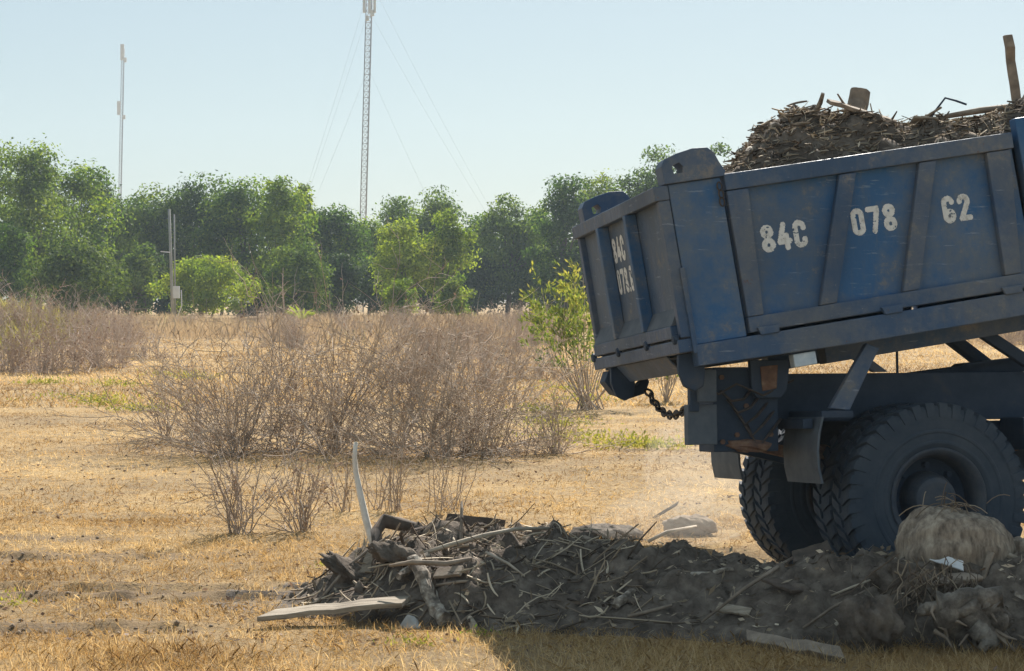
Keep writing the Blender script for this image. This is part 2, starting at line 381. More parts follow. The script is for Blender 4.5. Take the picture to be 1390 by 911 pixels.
# bed shell
for s in (0, 1):                                     # near and far walls
    fb = (lambda b: b) if s == 0 else (lambda b: BW - b)
    B = lambda a, b, c, fb=fb: bedM(a, fb(b), c)
    wall = P_('bed_side', MB().box(B, .36, 2.2, .055, .08, .035, .93), 'paint')
    P_('top_rail', MB().box(B, .362, 2.19, .0, .10, .872, .968), 'frame_paint', wall)
    P_('bottom_rail', MB().box(B, .362, 2.12, .004, .054, .036, .125), 'frame_paint', wall)
    P_('side_frame', MB().prism(B, [(.364, .128), (.462, .128), (.498, .868), (.364, .868)], .006, .054), 'frame_paint', wall)
    P_('side_frame', MB().prism(B, [(1.994, .128), (2.10, .128), (2.165, .868), (2.011, .868)], .006, .054), 'frame_paint', wall)
    P_('rib', MB().prism(B, [(.812, .128), (.918, .128), (1.175, .868), (1.068, .868)], .008, .054), 'frame_paint', wall)
    P_('rib', MB().prism(B, [(1.337, .128), (1.440, .128), (1.687, .868), (1.577, .868)], .008, .054), 'frame_paint', wall)
    for a in (.468, 1.241, 2.013):
        P_('hinge_tab', MB().prism(B, [(a - .07, .06), (a + .07, .06), (a + .06, .012), (a - .05, .012)], -.022, .0035), 'frame_paint', wall)
    sill = P_('sill', MB().prism(B, [(.02, -.105), (1.0, -.125), (BL, -.125), (BL, .018), (.02, .018)], -.006, .11), 'frame_paint')
    post = P_('corner_post', MB().box(B, .024, .343, .02, .10, .0185, .955), 'paint')
    P_('edge_bar', MB().box(B, .004, .034, -.004, .019, -.03, .47), 'frame_paint', post)
    P_('front_post', MB().box(B, 2.235, 2.58, .02, .10, .0185, 1.05), 'paint')
    # hooked bracket on top of the corner post
    hb = [(.0, .957), (-.005, 1.06), (.02, 1.10), (.10, 1.125), (.20, 1.142), (.29, 1.135), (.325, 1.10), (.345, 1.045), (.375, .985), (.36, .957)]
    hole = [(.065, 1.01), (.06, 1.055), (.105, 1.07), (.125, 1.045), (.115, 1.01)]
    bm = bmesh.new()
    loops = []
    for pl in (hb, hole):
        vs = [bm.verts.new((p[0], 0, p[1])) for p in pl]
        loops += [bm.edges.new((vs[i], vs[(i + 1) % len(vs)])) for i in range(len(vs))]
    bmesh.ops.triangle_fill(bm, edges=loops, use_beauty=True)
    ex = bmesh.ops.extrude_face_region(bm, geom=bm.faces[:])
    for v in ex['geom']:
        if isinstance(v, bmesh.types.BMVert): v.co.y = .13
    mbk = MB(); bm.verts.index_update()
    mbk.add([B(v.co.x, v.co.y - .004, v.co.z) for v in bm.verts], [tuple(v.index for v in f.verts) for f in bm.faces]); bm.free()
    P_('hook_bracket', mbk, 'frame_paint', post, bevel=.004)
    # short chain hanging at the post
    for k in range(3):
        c0 = .90 - k * .045
        mbl = MB(); w = np.linspace(0, 2 * math.pi, 13)[:-1]
        ring = np.array([B(.325 + .014 * math.cos(t), -.004 if k % 2 else .004, c0 + .026 * math.sin(t)) for t in w])
        V, F = tubes_np(np.concatenate([ring, ring[:2]])[None], np.full((1, 14), .005), 5); mbl.add(V, F)
        P_('chain_link', mbl, 'chain', post, bevel=0, smooth=True)
P_('bed_floor', MB().box(bedM, .03, BL, .105, BW - .105, -.03, .0), 'chassis')
P_('headboard', MB().box(bedM, BL - .035, BL + .03, .025, BW - .025, .02, 1.12), 'paint')
for b in (.42, 1.46): P_('bed_beam', MB().box(bedM, .95, BL + .1, b, b + .13, -.215, -.032), 'frame_paint')
for a in (.25, .75, 1.3, 1.85, 2.35): P_('cross_bearer', MB().box(bedM, a, a + .08, .12, BW - .12, -.12, -.034), 'chassis')
# tailgate
tg = P_('tailgate', MB().box(bedM, -.012, .012, .03, BW - .03, .06, .93), 'tail_paint')
P_('top_rail', MB().box(bedM, -.07, .02, .012, BW - .012, .868, .952), 'frame_paint', tg)
for b in (.0145, BW - .1): P_('side_frame', MB().box(bedM, -.05, .018, b, b + .06, .07, .866), 'frame_paint', tg)
for b in (.63, 1.285): P_('rib', MB().box(bedM, -.088, -.0135, b, b + .055, .152, .866), 'paint', tg)  # bluer paint than the panel puts the ribs' shaded sides into colour
for b0, b1 in ((.101, .628), (.692, 1.283), (1.347, 1.898)):
    P_('ledge', MB().prism(bedM, [(-.0135, .25), (-.0135, .152), (-.072, .152)], b0, b1), 'grey_plate', tg, bevel=0)
P_('bottom_rail', MB().box(bedM, -.08, -.0138, .101, BW - .101, .075, .15), 'frame_paint', tg)
P_('bottom_rail', MB().box(bedM, -.075, .018, .02, BW - .02, -.015, .062), 'frame_paint', tg)
for b in (.06, .655, 1.31, 1.94): P_('bolt', MB().lathe(bedM(-.092, b, .068), _B[0], [(.0, 0), (.024, 0), (.03, .01), (.03, .03)], 8), 'chassis', tg, bevel=0)
P_('chute_plate', MB().prism(bedM, [(-.03, -.017), (-.015, -.017), (.06, -.13), (.045, -.13)], .45, 1.60), 'frame_paint', tg)
for b in (.10, 1.62):
    P_('pivot_ear', MB().prism(bedM, [(-.06, -.02), (-.075, -.12), (-.055, -.205), (.0, -.245), (.06, -.225), (.085, -.14), (.08, -.02)], b, b + .04), 'chassis', tg)
lk = [(-.055, -.035), (-.09, -.10), (-.04, -.19), (.07, -.235), (.17, -.22), (.21, -.15), (.2, -.11), (.12, -.165), (.03, -.15), (.0, -.09), (.02, -.035)]
P_('release_hook', MB().prism(bedM, lk, 1.72, 1.86), 'chassis', tg)
# stencilled numbers: grid cells inside thick strokes, worn away in places
def arc(cx, cy, rx, ry, a0, a1, n=14): return [(cx + rx * math.cos(R(a0 + (a1 - a0) * i / n)), cy + ry * math.sin(R(a0 + (a1 - a0) * i / n))) for i in range(n + 1)]
GL = {'0': [arc(.27, .74, .155, .145, 0, 180) + arc(.27, .26, .155, .145, 180, 360) + [(.425, .74)]],
      '8': [arc(.27, .735, .145, .15, 0, 360, 24), arc(.27, .275, .16, .165, 0, 360, 24)],
      '4': [[(.30, .90), (.10, .32), (.47, .32)], [(.36, .52), (.36, .10)]],
      'C': [arc(.27, .73, .155, .16, -10, 180) + arc(.27, .27, .155, .16, 180, 370)],
      '7': [[(.09, .88), (.44, .88), (.25, .10)]],
      '6': [arc(.27, .74, .15, .15, 5, 180) + [(.12, .3)], arc(.27, .27, .155, .165, 0, 360, 24)],
      '2': [arc(.27, .72, .15, .17, 175, -20) + [(.12, .115), (.45, .115)]],
      '.': [[(.09, .1), (.10, .1)]]}
GW = {'.': .2}
def stencil(text, origin, du, dv, h, name, parent, seed, squeeze=1.0):
    rng = np.random.RandomState(seed); V = []; F = []; x0 = 0
    for ch in text:
        gw = GW.get(ch, .57); nr = 46; ncx = int(nr * gw * 1.05); cell = 1 / nr
        cx = (np.arange(ncx) + .5) * cell; cy = (np.arange(nr + 2) - .5) * cell
        gxx, gyy = np.meshgrid(cx, cy); d = np.full(gxx.shape, 9.)
        for st in GL[ch]:
            for (xa, ya), (xb, yb) in zip(st[:-1], st[1:]):
                L2 = (xb - xa) ** 2 + (yb - ya) ** 2 + 1e-9
                t = np.clip(((gxx - xa) * (xb - xa) + (gyy - ya) * (yb - ya)) / L2, 0, 1)
                d = np.minimum(d, np.hypot(gxx - xa - t * (xb - xa), gyy - ya - t * (yb - ya)))
        wear = fbm(gxx * 9 + seed * 3 + x0 * 7, gyy * 9 + seed, 3)
        inside = (d < .098 + .03 * wear) & (wear > -.25)
        for r, c in zip(*np.nonzero(inside)):
            b = len(V)
            for ox, oy in ((0, 0), (1, 0), (1, 1), (0, 1)):
                V.append(origin + du * (x0 + (c + ox) * cell) * h * squeeze + dv * ((r - 1 + oy) * cell) * h)
            F.append((b, b + 1, b + 2, b + 3))
        x0 += gw + .04
    mb = MB(); mb.v = V; mb.f = F
    return P_(name, mb, 'white_paint', parent, bevel=0)
near_wall = [o for o in truck.children if o.name.startswith('bed_side')][0]
u_, v_, w_ = _B
for txt, a, c, sd in (('84C', .535, .478, 1), ('078', 1.105, .494, 2), ('62', 1.685, .486, 3)):
    stencil(txt, bedM(a, .0525, c), u_, w_, .168, 'painted_number', near_wall, sd, .98)
stencil('84C', bedM(-.0145, 1.27, .62), -v_, w_, .165, 'painted_number', tg, 4, .95)
stencil('078.62', bedM(-.0145, 1.275, .42), -v_, w_, .165, 'painted_number', tg, 5, .84)
# lamp under the sill
lp = P_('marker_lamp', MB().box(bedM, .60, .74, .02, .10, -.205, -.128), 'lamp')
P_('lamp_bracket', MB().box(bedM, .585, .755, .03, .12, -.127, -.108), 'chassis', lp)

AXV = _C[1]
def lump_mb(C, rx, ry, rz, seed):
    mb = MB(); r = np.random.RandomState(seed); n = 8
    V = [C + np.array([rx * math.sin(math.pi * i / n) * math.cos(2 * math.pi * j / 12), ry * math.sin(math.pi * i / n) * math.sin(2 * math.pi * j / 12), rz * math.cos(math.pi * i / n)]) * r.uniform(.75, 1.25) for i in range(n + 1) for j in range(12)]
    return mb.add(V, [(i * 12 + j, i * 12 + (j + 1) % 12, (i + 1) * 12 + (j + 1) % 12, (i + 1) * 12 + j) for i in range(n) for j in range(12)])
# chassis
for b in (.60, 1.32): P_('frame_rail', MB().box(chaM, .62, 6.1, b, b + .08, -.43, -.135), 'chassis')
P_('rear_crossmember', MB().box(chaM, .635, .78, .684, 1.316, -.42, -.17), 'chassis')
for a in (1.0, 2.1, 3.0, 4.2): P_('crossmember', MB().box(chaM, a, a + .09, .685, 1.315, -.40, -.17), 'chassis')
P_('side_box', MB().box(chaM, .22, .62, .30, .595, -.60, -.10), 'chassis')
P_('tail_bracket', MB().box(chaM, .035, .215, .22, .30, -.555, -.32), 'grey_plate')
P_('tail_lamp', MB().box(chaM, .085, .195, .16, .22, -.305, -.118), 'grey_plate')
P_('bumper_post', MB().box(chaM, .045, .10, .20, .26, -.36, -.03), 'chassis')
hg = P_('hinge_bracket', MB().prism(chaM, [(.43, -.06), (.68, -.06), (.66, -.24), (.62, -.285), (.47, -.285), (.44, -.24)], .24, .29), 'chassis')
P_('rust_plate', MB().prism(chaM, [(.49, -.10), (.60, -.09), (.59, -.23), (.50, -.245)], .229, .239), 'rust', hg)
P_('diagonal_strut', MB().prism(chaM, [(1.10, .03), (1.18, .0), (.985, -.365), (.86, -.352)], .08, .13), 'frame_paint')
P_('strut_foot', MB().box(chaM, .80, 1.0, .06, .60, -.41, -.366), 'chassis')
for s, (b0, b1) in enumerate(((.02, .58), (1.42, 1.98))):
    fl = MB(); n = 9
    prof = [(.80, -.40), (.775, -.5), (.765, -.6), (.77, -.7), (.79, -.79 if s == 0 else -.80)]
    for (a0, c0), (a1, c1) in zip(prof[:-1], prof[1:]):
        fl.prism(chaM, [(a0, c0), (a0 - .014, c0), (a1 - .014, c1), (a1, c1)], b0, b1)
    P_('mud_flap', fl, 'grey_plate', bevel=0)
P_('mud_flap_bar', MB().box(chaM, .70, .762, .10, 1.95, -.47, -.41), 'chassis')
P_('spring', MB().prism(chaM, [(.60, -.60), (1.2, -.74), (1.51, -.77), (1.85, -.74), (2.45, -.60), (2.45, -.54), (1.85, -.64), (1.51, -.67), (1.2, -.64), (.60, -.54)], .64, .72), 'rust')
P_('spring', MB().prism(chaM, [(.60, -.60), (1.2, -.74), (1.51, -.77), (1.85, -.74), (2.45, -.60), (2.45, -.54), (1.85, -.64), (1.51, -.67), (1.2, -.64), (.60, -.54)], 1.28, 1.36), 'chassis')
P_('spring_shackle', MB().box(chaM, .56, .64, .62, .74, -.58, -.40), 'chassis')
P_('hoist_arm', MB().prism(chaM, [(1.33, -.13), (1.42, -.13), (1.16, .055), (1.06, .04)], .52, .58), 'frame_paint')
P_('hoist_arm', MB().prism(chaM, [(1.95, .14), (2.06, .155), (2.52, -.13), (2.38, -.13)], .52, .58), 'chassis')
P_('hoist_ram', MB().tube([chaM(2.6, 1.0, -.3), chaM(2.05, 1.0, .10)], .05, 12), 'chassis')
P_('hydraulic_pipe', MB().tube([chaM(1.54, .66, -.14), chaM(1.54, .66, .11)], .008, 6), 'chassis', bevel=0)
P_('control_box', MB().prism(chaM, [(1.64, -.134), (1.95, -.134), (2.03, -.075), (2.5, -.03), (2.5, -.134)], .70, .9), 'chassis')
P_('dark_filler_box', MB().box(chaM, 1.98, 2.62, .66, 1.25, -.80, -.44), 'chassis')  # made-up block, added so the gap beside the tyre reads dark
P_('dark_filler_block', MB().box(chaM, 2.2, 3.3, .30, .62, -.62, -.42), 'chassis')  # another added block darkening the opening above the tyre
r5 = np.random.RandomState(55)
for k in range(5):
    a0 = .26 + .04 * k; z0 = -.24 - .05 * k
    P_('brake_hose', MB().tube([chaM(a0, .29, z0), chaM(a0 + .05, .24, z0 - .06 - .02 * k), chaM(a0 + .13, .25, z0 - .05), chaM(a0 + .22, .31, z0 + .03)], .009, 6), 'chain', bevel=0, smooth=True)
for a0, c0 in ((.27, -.16), (.36, -.50), (.57, -.50), (.27, -.54), (.57, -.16), (.42, -.33)):
    P_('bolt', MB().lathe(chaM(a0, .30, c0), -AXV, [(.016, 0), (.016, .014), (0, .014)], 6, cap=False), 'rust', bevel=0)
P_('brake_chamber', MB().lathe(chaM(.98, .70, -.66), _C[0], [(0, 0), (.07, .005), (.09, .03), (.09, .09), (.07, .13), (.03, .16), (.02, .3), (0, .3)], 18, cap=False), 'rust', bevel=0, smooth=True)
for k in range(3): P_('spring_clamp', MB().box(chaM, 1.30 + .2 * k, 1.345 + .2 * k, .625, .735, -.79, -.62), 'chassis')
P_('cable', MB().tube([chaM(.10, .21, -.20), chaM(.22, .20, -.26), chaM(.34, .23, -.20), chaM(.5, .22, -.27), chaM(.72, .3, -.18)], .007, 6), 'chain', bevel=0, smooth=True)
P_('mud_crust', lump_mb(chaM(.42, .27, -.565), .14, .03, .035, 3), 'rust', bevel=0)
# chain from the release hook to the chassis
cA, cB = bedM(.17, 1.66, -.20), chaM(.06, .30, -.33)
nl = 13
for k in range(nl):
    t = (k + .5) / nl; sag = np.array([0, 0, -.10 * 4 * t * (1 - t)])
    c = cA + (cB - cA) * t + sag
    d = (cB - cA) / nl * 1.0 + np.array([0, 0, -.10 * 4 * (1 - 2 * t) / nl]); L = np.linalg.norm(d); d = d / L
    s = np.cross(d, (0, 0, 1)); s /= np.linalg.norm(s)
    if k % 2: s = np.cross(d, s)
    w = np.linspace(0, 2 * math.pi, 13)[:-1]
    ring = np.array([c + d * math.cos(t2) * L * .66 + s * math.sin(t2) * .024 for t2 in w])
    V, F = tubes_np(np.concatenate([ring, ring[:2]])[None], np.full((1, 14), .0085), 5)
    P_('chain_link', MB().add(V, F), 'chain', bevel=0, smooth=True)
# wheels
AX = _C[1]
def wheel(a, b, c, Rt, wid, outer, rimp=True):
    """outer: +1 when the outer face looks away from the camera side"""
    C = chaM(a, b, c); ax = AX * outer
    root_mb = MB(); h = wid / 2
    prof = [(.29, -h * .8), (.30, -h * .92), (.36, -h), (.46, -h * 1.0), (Rt - .05, -h * .95), (Rt - .022, -h * .86), (Rt - .016, -h * .5), (Rt - .014, 0),
            (Rt - .016, h * .5), (Rt - .022, h * .86), (Rt - .05, h * .95), (.46, h), (.415, h * 1.0), (.408, h * 1.035), (.395, h * 1.035), (.388, h), (.35, h), (.342, h * 1.03), (.33, h * 1.03), (.30, h * .92), (.29, h * .8)]
    root_mb.lathe(C, ax, prof, 64, cap=False)
    e = _C[0]; g_ = _C[2]
    N = 40
    for k in range(N):
        for sd in (-1, 1):
            w0 = 2 * math.pi * (k + (.5 if sd > 0 else 0)) / N; dw = 2 * math.pi / N * .30
            V = []
            for wv, skew in ((w0 - dw, 0), (w0 + dw, 0)):
                for rr, tt in ((Rt - .088, sd * h * 1.03), (Rt - .006, sd * h * .97), (Rt, sd * h * .78), (Rt, sd * h * .12), (Rt - .03, sd * h * .12)):
                    wq = wv + (.10 * (1 - abs(tt) / h))
                    V.append(C + ax * tt + (e * math.cos(wq) + g_ * math.sin(wq)) * rr)
            root_mb.add(V, [(0, 1, 2, 3, 4), (9, 8, 7, 6, 5)] + [(i, i + 5, (i + 1) % 5 + 5, (i + 1) % 5) for i in range(5)])
    wh = root_mb.build('wheel', M['rubber'], truck)
    rim = MB().lathe(C, ax, [(.292, h * .80), (.305, h * .97), (.298, h * 1.02), (.285, h * .98), (.262, h * .86), (.25, h * .4), (.245, -h * .35)], 48, cap=False)
    P_('rim', rim, 'rim', wh, bevel=0, smooth=True)
    P_('wheel_disc', MB().lathe(C, ax, [(.246, -h * .35), (.22, -h * .5), (.12, -h * .5), (.01, -h * .5)], 40, cap=False), 'chassis', wh, bevel=0, smooth=True)  # darker steel here paints the shade inside the deep dish
    P_('rim', MB().lathe(C, ax, [(.292, -h * .80), (.305, -h * .97), (.285, -h * .98), (.25, -h * .4), (.245, -h * .1)], 48, cap=False), 'rim', wh, bevel=0, smooth=True)
    if rimp:
        P_('hub', MB().lathe(C, ax, [(.165, -h * .49), (.155, h * .1), (.145, h * .3), (.135, h * .55), (.125, h * .68), (.10, h * .75), (.0, h * .75)], 32, cap=False), 'rim', wh, bevel=0)
        for k in range(8):
            wv = 2 * math.pi * k / 8
            P_('wheel_nut', MB().lathe(C + (e * math.cos(wv) + g_ * math.sin(wv)) * .20 + ax * (-h * .5), ax, [(.019, 0), (.019, .045), (.0, .045)], 6, cap=False), 'chassis', wh, bevel=0)
    return wh
WA, WC, RT = 1.51, -.895, .572
wheel(WA, .155, WC, RT, .27, -1); wheel(WA, .465, WC, RT, .27, 1, False)
wheel(WA, 1.535, WC, RT, .27, -1, False); wheel(WA, 1.845, WC, RT, .27, 1)
P_('rear_axle', MB().tube([chaM(WA, .55, WC), chaM(WA, .8, WC), chaM(WA, .9, WC), chaM(WA, 1.1, WC), chaM(WA, 1.2, WC), chaM(WA, 1.5, WC)], [.07, .08, .19, .19, .08, .07], 16), 'chassis', smooth=True, bevel=0)
wheel(4.75, .18, WC, RT, .27, -1); wheel(4.75, 1.82, WC, RT, .27, 1)
P_('front_axle', MB().tube([chaM(4.75, .3, WC), chaM(4.75, 1.7, WC)], .06, 10), 'chassis', bevel=0)
cabp = [(3.55, -.25), (3.55, 1.05), (3.68, 1.18), (4.7, 1.2), (4.95, 1.1), (5.25, .42), (5.9, .30), (6.05, .1), (6.05, -.45), (5.35, -.45), (5.15, -.2), (4.35, -.2), (4.15, -.45), (3.75, -.45)]
cab = P_('cab', MB().prism(chaM, cabp, .08, 1.92), 'paint', bevel=.03)
for b in (.066, 1.922):
    P_('cab_window', MB().prism(chaM, [(3.8, .45), (3.8, 1.02), (4.7, 1.04), (4.88, .98), (5.08, .45)], b, b + .012), 'glass', cab, bevel=0)
    P_('door', MB().prism(chaM, [(3.75, -.15), (3.75, .40), (5.05, .40), (5.05, -.15)], b, b + .012), 'paint', cab, bevel=.004)
P_('windscreen', MB().add([chaM(5.235, .2, .50), chaM(5.235, 1.8, .50), chaM(4.985, 1.75, 1.06), chaM(4.985, .25, 1.06), chaM(5.22, .2, .48), chaM(5.22, 1.8, .48), chaM(4.97, 1.75, 1.04), chaM(4.97, .25, 1.04)],
   [(0, 1, 2, 3), (7, 6, 5, 4), (0, 4, 5, 1), (1, 5, 6, 2), (2, 6, 7, 3), (3, 7, 4, 0)]), 'glass', cab, bevel=0)
P_('fuel_tank', MB().lathe(chaM(2.75, .42, -.42), _C[0], [(.0, 0), (.2, .01), (.22, .04), (.22, .66), (.2, .69), (0, .7)], 24, cap=False), 'chassis', bevel=0, smooth=True)

# ------------------------------------------------------------------ load in the bed
def load_h(a, b):
    a = np.asarray(a, float); b = np.asarray(b, float)
    top = np.interp(a - .32 * (b - .65), [.35, .60, .70, .86, 1.10, 1.26, 1.45, 1.63, 1.80, 1.96, 2.15, 2.36, 2.5, 2.65, 2.8], [.80, 1.00, 1.10, 1.22, 1.30, 1.30, 1.27, 1.20, 1.12, 1.12, 1.09, 1.09, 1.13, 1.26, 1.36])
    h = .92 + (top - .92) * np.exp(-((b - .65) / .75) ** 2 * np.where(b > .65, .5, 1.6))
    h = h + .16 * fbm(a * 2.6 + 3, b * 2.6, 3) + .16 * np.abs(fbm(a * 8, b * 8, 3)) + .08 * fbm(a * 22, b * 22, 2)
    e = np.clip(np.minimum(b - .08, 1.92 - b) / .28, 0, 1)
    return .88 + (h - .88) * e ** .7 + (e < .4) * .12 * (vnoise(a * 11, b * 11) - .25)
la = np.linspace(.04, 2.58, 130); lb = np.linspace(.085, 1.915, 96)
A, Bq = np.meshgrid(la, lb); Hq = load_h(A, Bq)
Hq = Hq - .55 * np.clip((.42 - A) / .36, 0, 1)
LV = BO + A[..., None] * _B[0] + Bq[..., None] * _B[1] + Hq[..., None] * _B[2]
na, nb = len(la), len(lb); jj = (np.arange(nb - 1)[:, None] * na + np.arange(na - 1)[None, :]).ravel()
ld = mesh_np('debris_load', LV.reshape(-1, 3), np.stack([jj, jj + 1, jj + 1 + na, jj + na], -1), M['soil'], org=bedM(1.3, 1, .5))
tag(ld, 'heaped dark soil and plant waste filling the truck bed', 'debris', kind='stuff')
def sticks_on(rng, n, sample, len_rng, r_rng, tilt=.35, bend=.15, tm=.45):
    """n bent sticks on a surface: sample(rng,n)-> base points (n,3), normals"""
    C, Nn = sample(rng, n)
    D = rng.normal(size=(n, 3)); D -= (D * Nn).sum(1, keepdims=True) * Nn * (1 - tilt * rng.rand(n, 1) * 1.6)
    D /= np.linalg.norm(D, axis=1, keepdims=True)
    L = rng.uniform(*len_rng, size=n) * (.5 + rng.rand(n) ** 2)
    Bn = rng.normal(size=(n, 3)) * L[:, None] * bend
    t = np.linspace(-.5, .5, 5)
    P = C[:, None] + D[:, None] * (L[:, None] * t)[..., None] + Bn[:, None] * (t ** 2 * 2)[None, :, None] + Nn[:, None] * .012
    Rr = np.repeat(rng.uniform(*r_rng, size=n)[:, None], 5, 1) * np.array([.8, 1, 1, .9, .55])
    V, F = tubes_np(P, Rr, 3); tint = np.repeat(np.clip(rng.normal(tm, .28, n), 0, 1), 15)
    return V, F, tint
def s_load(rng, n, lo=.16):
    a = rng.uniform(.50, 2.5, n); b = np.where(rng.rand(n) < .4, rng.uniform(lo, .6, n), rng.uniform(lo, 1.75, n)); h = load_h(a, b)
    return BO + a[:, None] * _B[0] + b[:, None] * _B[1] + h[:, None] * _B[2], np.repeat(_B[2][None], n, 0)
rng = np.random.RandomState(11)
p1 = sticks_on(rng, 1700, s_load, (.04, .16), (.002, .007), .35, .14)
p2 = sticks_on(rng, 170, lambda r, n: s_load(r, n, .45), (.12, .34), (.004, .011), .25, .10)
Cc, _n = s_load(rng, 1500, .10); V3, F3 = leaves_np(Cc + _B[2] * .01, rng.normal(size=(1500, 3)), rng.uniform(.02, .08, 1500), rng.uniform(.004, .018, 1500), rng)
p3 = (V3, F3, np.repeat(np.clip(rng.normal(.55, .3, 1500), 0, 1), 4))
o = mesh_np('stick_litter', np.concatenate([p1[0], p2[0], p3[0]]), np.concatenate([p1[1], p2[1] + len(p1[0]), p3[1] + len(p1[0]) + len(p2[0])]), M['stick'], org=bedM(1.3, 1, .7), tint=np.concatenate([p1[2], p2[2], p3[2]]))
tag(o, 'tangle of grey twigs and straw on the load in the truck bed', 'twigs', kind='stuff')
def thing_tube(name, pts, rad, mat, label, cat, n=10, rough=0, group=None, seed=0, smooth=True):
    mb = MB().tube(pts, rad, n, rough, seed); o = mb.build(name, M[mat], org=np.array(pts[0]), smooth=smooth)
    return tag(o, label, cat, group)
def board(name, p0, p1, wv, th, mat, label, cat='plank', group=None, taper=1.0):
    """plank from p0 to p1; wv = half width vector, th = thickness"""
    p0, p1, wv = map(lambda q: np.array(q, float), (p0, p1, wv)); d = p1 - p0; nrm = np.cross(d, wv); nrm = nrm / np.linalg.norm(nrm) * th
    if nrm[2] < 0: nrm = -nrm
    mb = MB(); n = 7; V = []
    rg = np.random.RandomState(int(abs(p0[0] * 1000)) % 9999)
    for i in range(n):
        t = i / (n - 1); c = p0 + d * t; w = wv * (1 + (taper - 1) * t) * (1 + rg.normal(0, .03)); q = nrm * (1 + rg.normal(0, .05)); o_ = nrm * rg.normal(0, .12)
        e = d * rg.normal(0, .012) if i in (0, n - 1) else d * 0
        V += [c - w + o_ + e, c + w + o_ - e, c + w + q + o_ - e, c - w + q + o_ + e]
    F = [(0, 1, 2, 3)[::-1], tuple((n - 1) * 4 + k for k in range(4))] + [(i * 4 + k, i * 4 + (k + 1) % 4, (i + 1) * 4 + (k + 1) % 4, (i + 1) * 4 + k) for i in range(n - 1) for k in range(4)]
    o = mb.add(V, F).build(name, M[mat], org=p0, bevel=min(.004, th * .2)); return tag(o, label, cat, group)
YB = 12.9
thing_tube('log', [at(1157, 178, YB), at(1161, 156, YB + .05), at(1165, 140, YB + .1), at(1168, 124, YB + .12)], [.062, .064, .066, .064], 'wood_grey', 'stub of a round log sticking up out of the truck load', 'log', 24, .0015, smooth=False)
board('plank', at(1124, 140, 12.6), at(1216, 169, 12.65), (0.0, .05, .012), .025, 'wood_grey', 'narrow grey plank sloping down beside the log stub on the load')
board('plank', at(1180, 164, 12.9), at(1216, 171, 12.9), (0.0, .04, .01), .03, 'wood_dark', 'short dark board lying behind the sloping plank on the load')
thing_tube('bent_rod', [at(1256, 172, 12.8), at(1270, 150, 12.8), at(1283, 133, 12.8), at(1298, 137, 12.8), at(1312, 142, 12.8)], .007, 'chassis', 'thin bent metal rod sticking up from the load like a hook', 'rod', 6)
thing_tube('pole', [at(1283, 158, 12.9), at(1330, 150, 12.95), at(1392, 143, 13.1)], [.016, .02, .022], 'wood_grey', 'slim grey pole lying level above the load', 'pole', 8, .001)
board('post', at(1383, 150, 13.1), at(1369, 47, 13.1), (.027, 0, 0), .05, 'wood_grey', 'grey timber post standing upright out of the truck load', 'post')

# ------------------------------------------------------------------ heap tipped on the ground
hx = np.arange(-1.7, 4.4, .026); hy = np.arange(9.7, 13.9, .026)
HX, HY = np.meshgrid(hx, hy); hh = heap_h(HX, HY); keep = hh > -.005
HZv = terrain(HX, HY) + hh
nhx, nhy = len(hx), len(hy); kk = (np.arange(nhy - 1)[:, None] * nhx + np.arange(nhx - 1)[None, :])
kq = keep[:-1, :-1] | keep[1:, :-1] | keep[:-1, 1:] | keep[1:, 1:]
kk = kk[kq]
Fh = np.stack([kk, kk + 1, kk + 1 + nhx, kk + nhx], -1); us, inv_ = np.unique(Fh, return_inverse=True)
hp = mesh_np('debris_heap', np.stack([HX, HY, HZv], -1).reshape(-1, 3)[us], inv_.reshape(-1, 4), M['soil'], org=(1.0, 11.2, 0))
tag(hp, 'long low heap of dark soil and plant waste tipped below the truck', 'heap')
def s_heap(xr, yr=(9.8, 13.6)):
    def f(rng, n):
        xs = []; ys = []
        while len(xs) < n:
            x = rng.uniform(*xr, 4 * n); y = rng.uniform(*yr, 4 * n); k = heap_h(x, y) > .015
            xs += list(x[k]); ys += list(y[k])
        x = np.array(xs[:n]); y = np.array(ys[:n]); e = .03
        N = np.stack([-(surf(x + e, y) - surf(x - e, y)) / (2 * e), -(surf(x, y + e) - surf(x, y - e)) / (2 * e), np.ones(n)], 1)
        N /= np.linalg.norm(N, axis=1, keepdims=True)
        return np.stack([x, y, surf(x, y)], 1), N
    return f
rng = np.random.RandomState(21)
parts = [sticks_on(rng, 1100, s_heap((-1.5, 3.9)), (.02, .10), (.001, .003), .15, .22, .38), sticks_on(rng, 90, s_heap((-1.5, 3.9)), (.15, .5), (.002, .006), .05, .16, .42),
         sticks_on(rng, 700, s_heap((-1.2, .7)), (.08, .36), (.002, .008), .12, .15, .62)]  # paler tint at the left end stands for sunlight on those sticks
Cc, Nn = s_heap((-1.5, 3.9))(rng, 2600); V3, F3 = leaves_np(Cc + Nn * .008, rng.normal(size=(2600, 3)) * np.array([1, 1, .5]), rng.uniform(.02, .09, 2600), rng.uniform(.006, .025, 2600), rng)
parts.append((V3, F3, np.repeat(np.clip(rng.normal(.55, .3, 2600), 0, 1), 4)))
off = np.cumsum([0] + [len(q[0]) for q in parts])
o = mesh_np('stick_litter', np.concatenate([q[0] for q in parts]), np.concatenate([q[1] + k for q, k in zip(parts, off)]), M['stick'], org=(1, 11.2, 0), tint=np.concatenate([q[2] for q in parts]))
tag(o, 'tangle of dry twigs and straw strewn over the heap on the ground', 'twigs', kind='stuff')
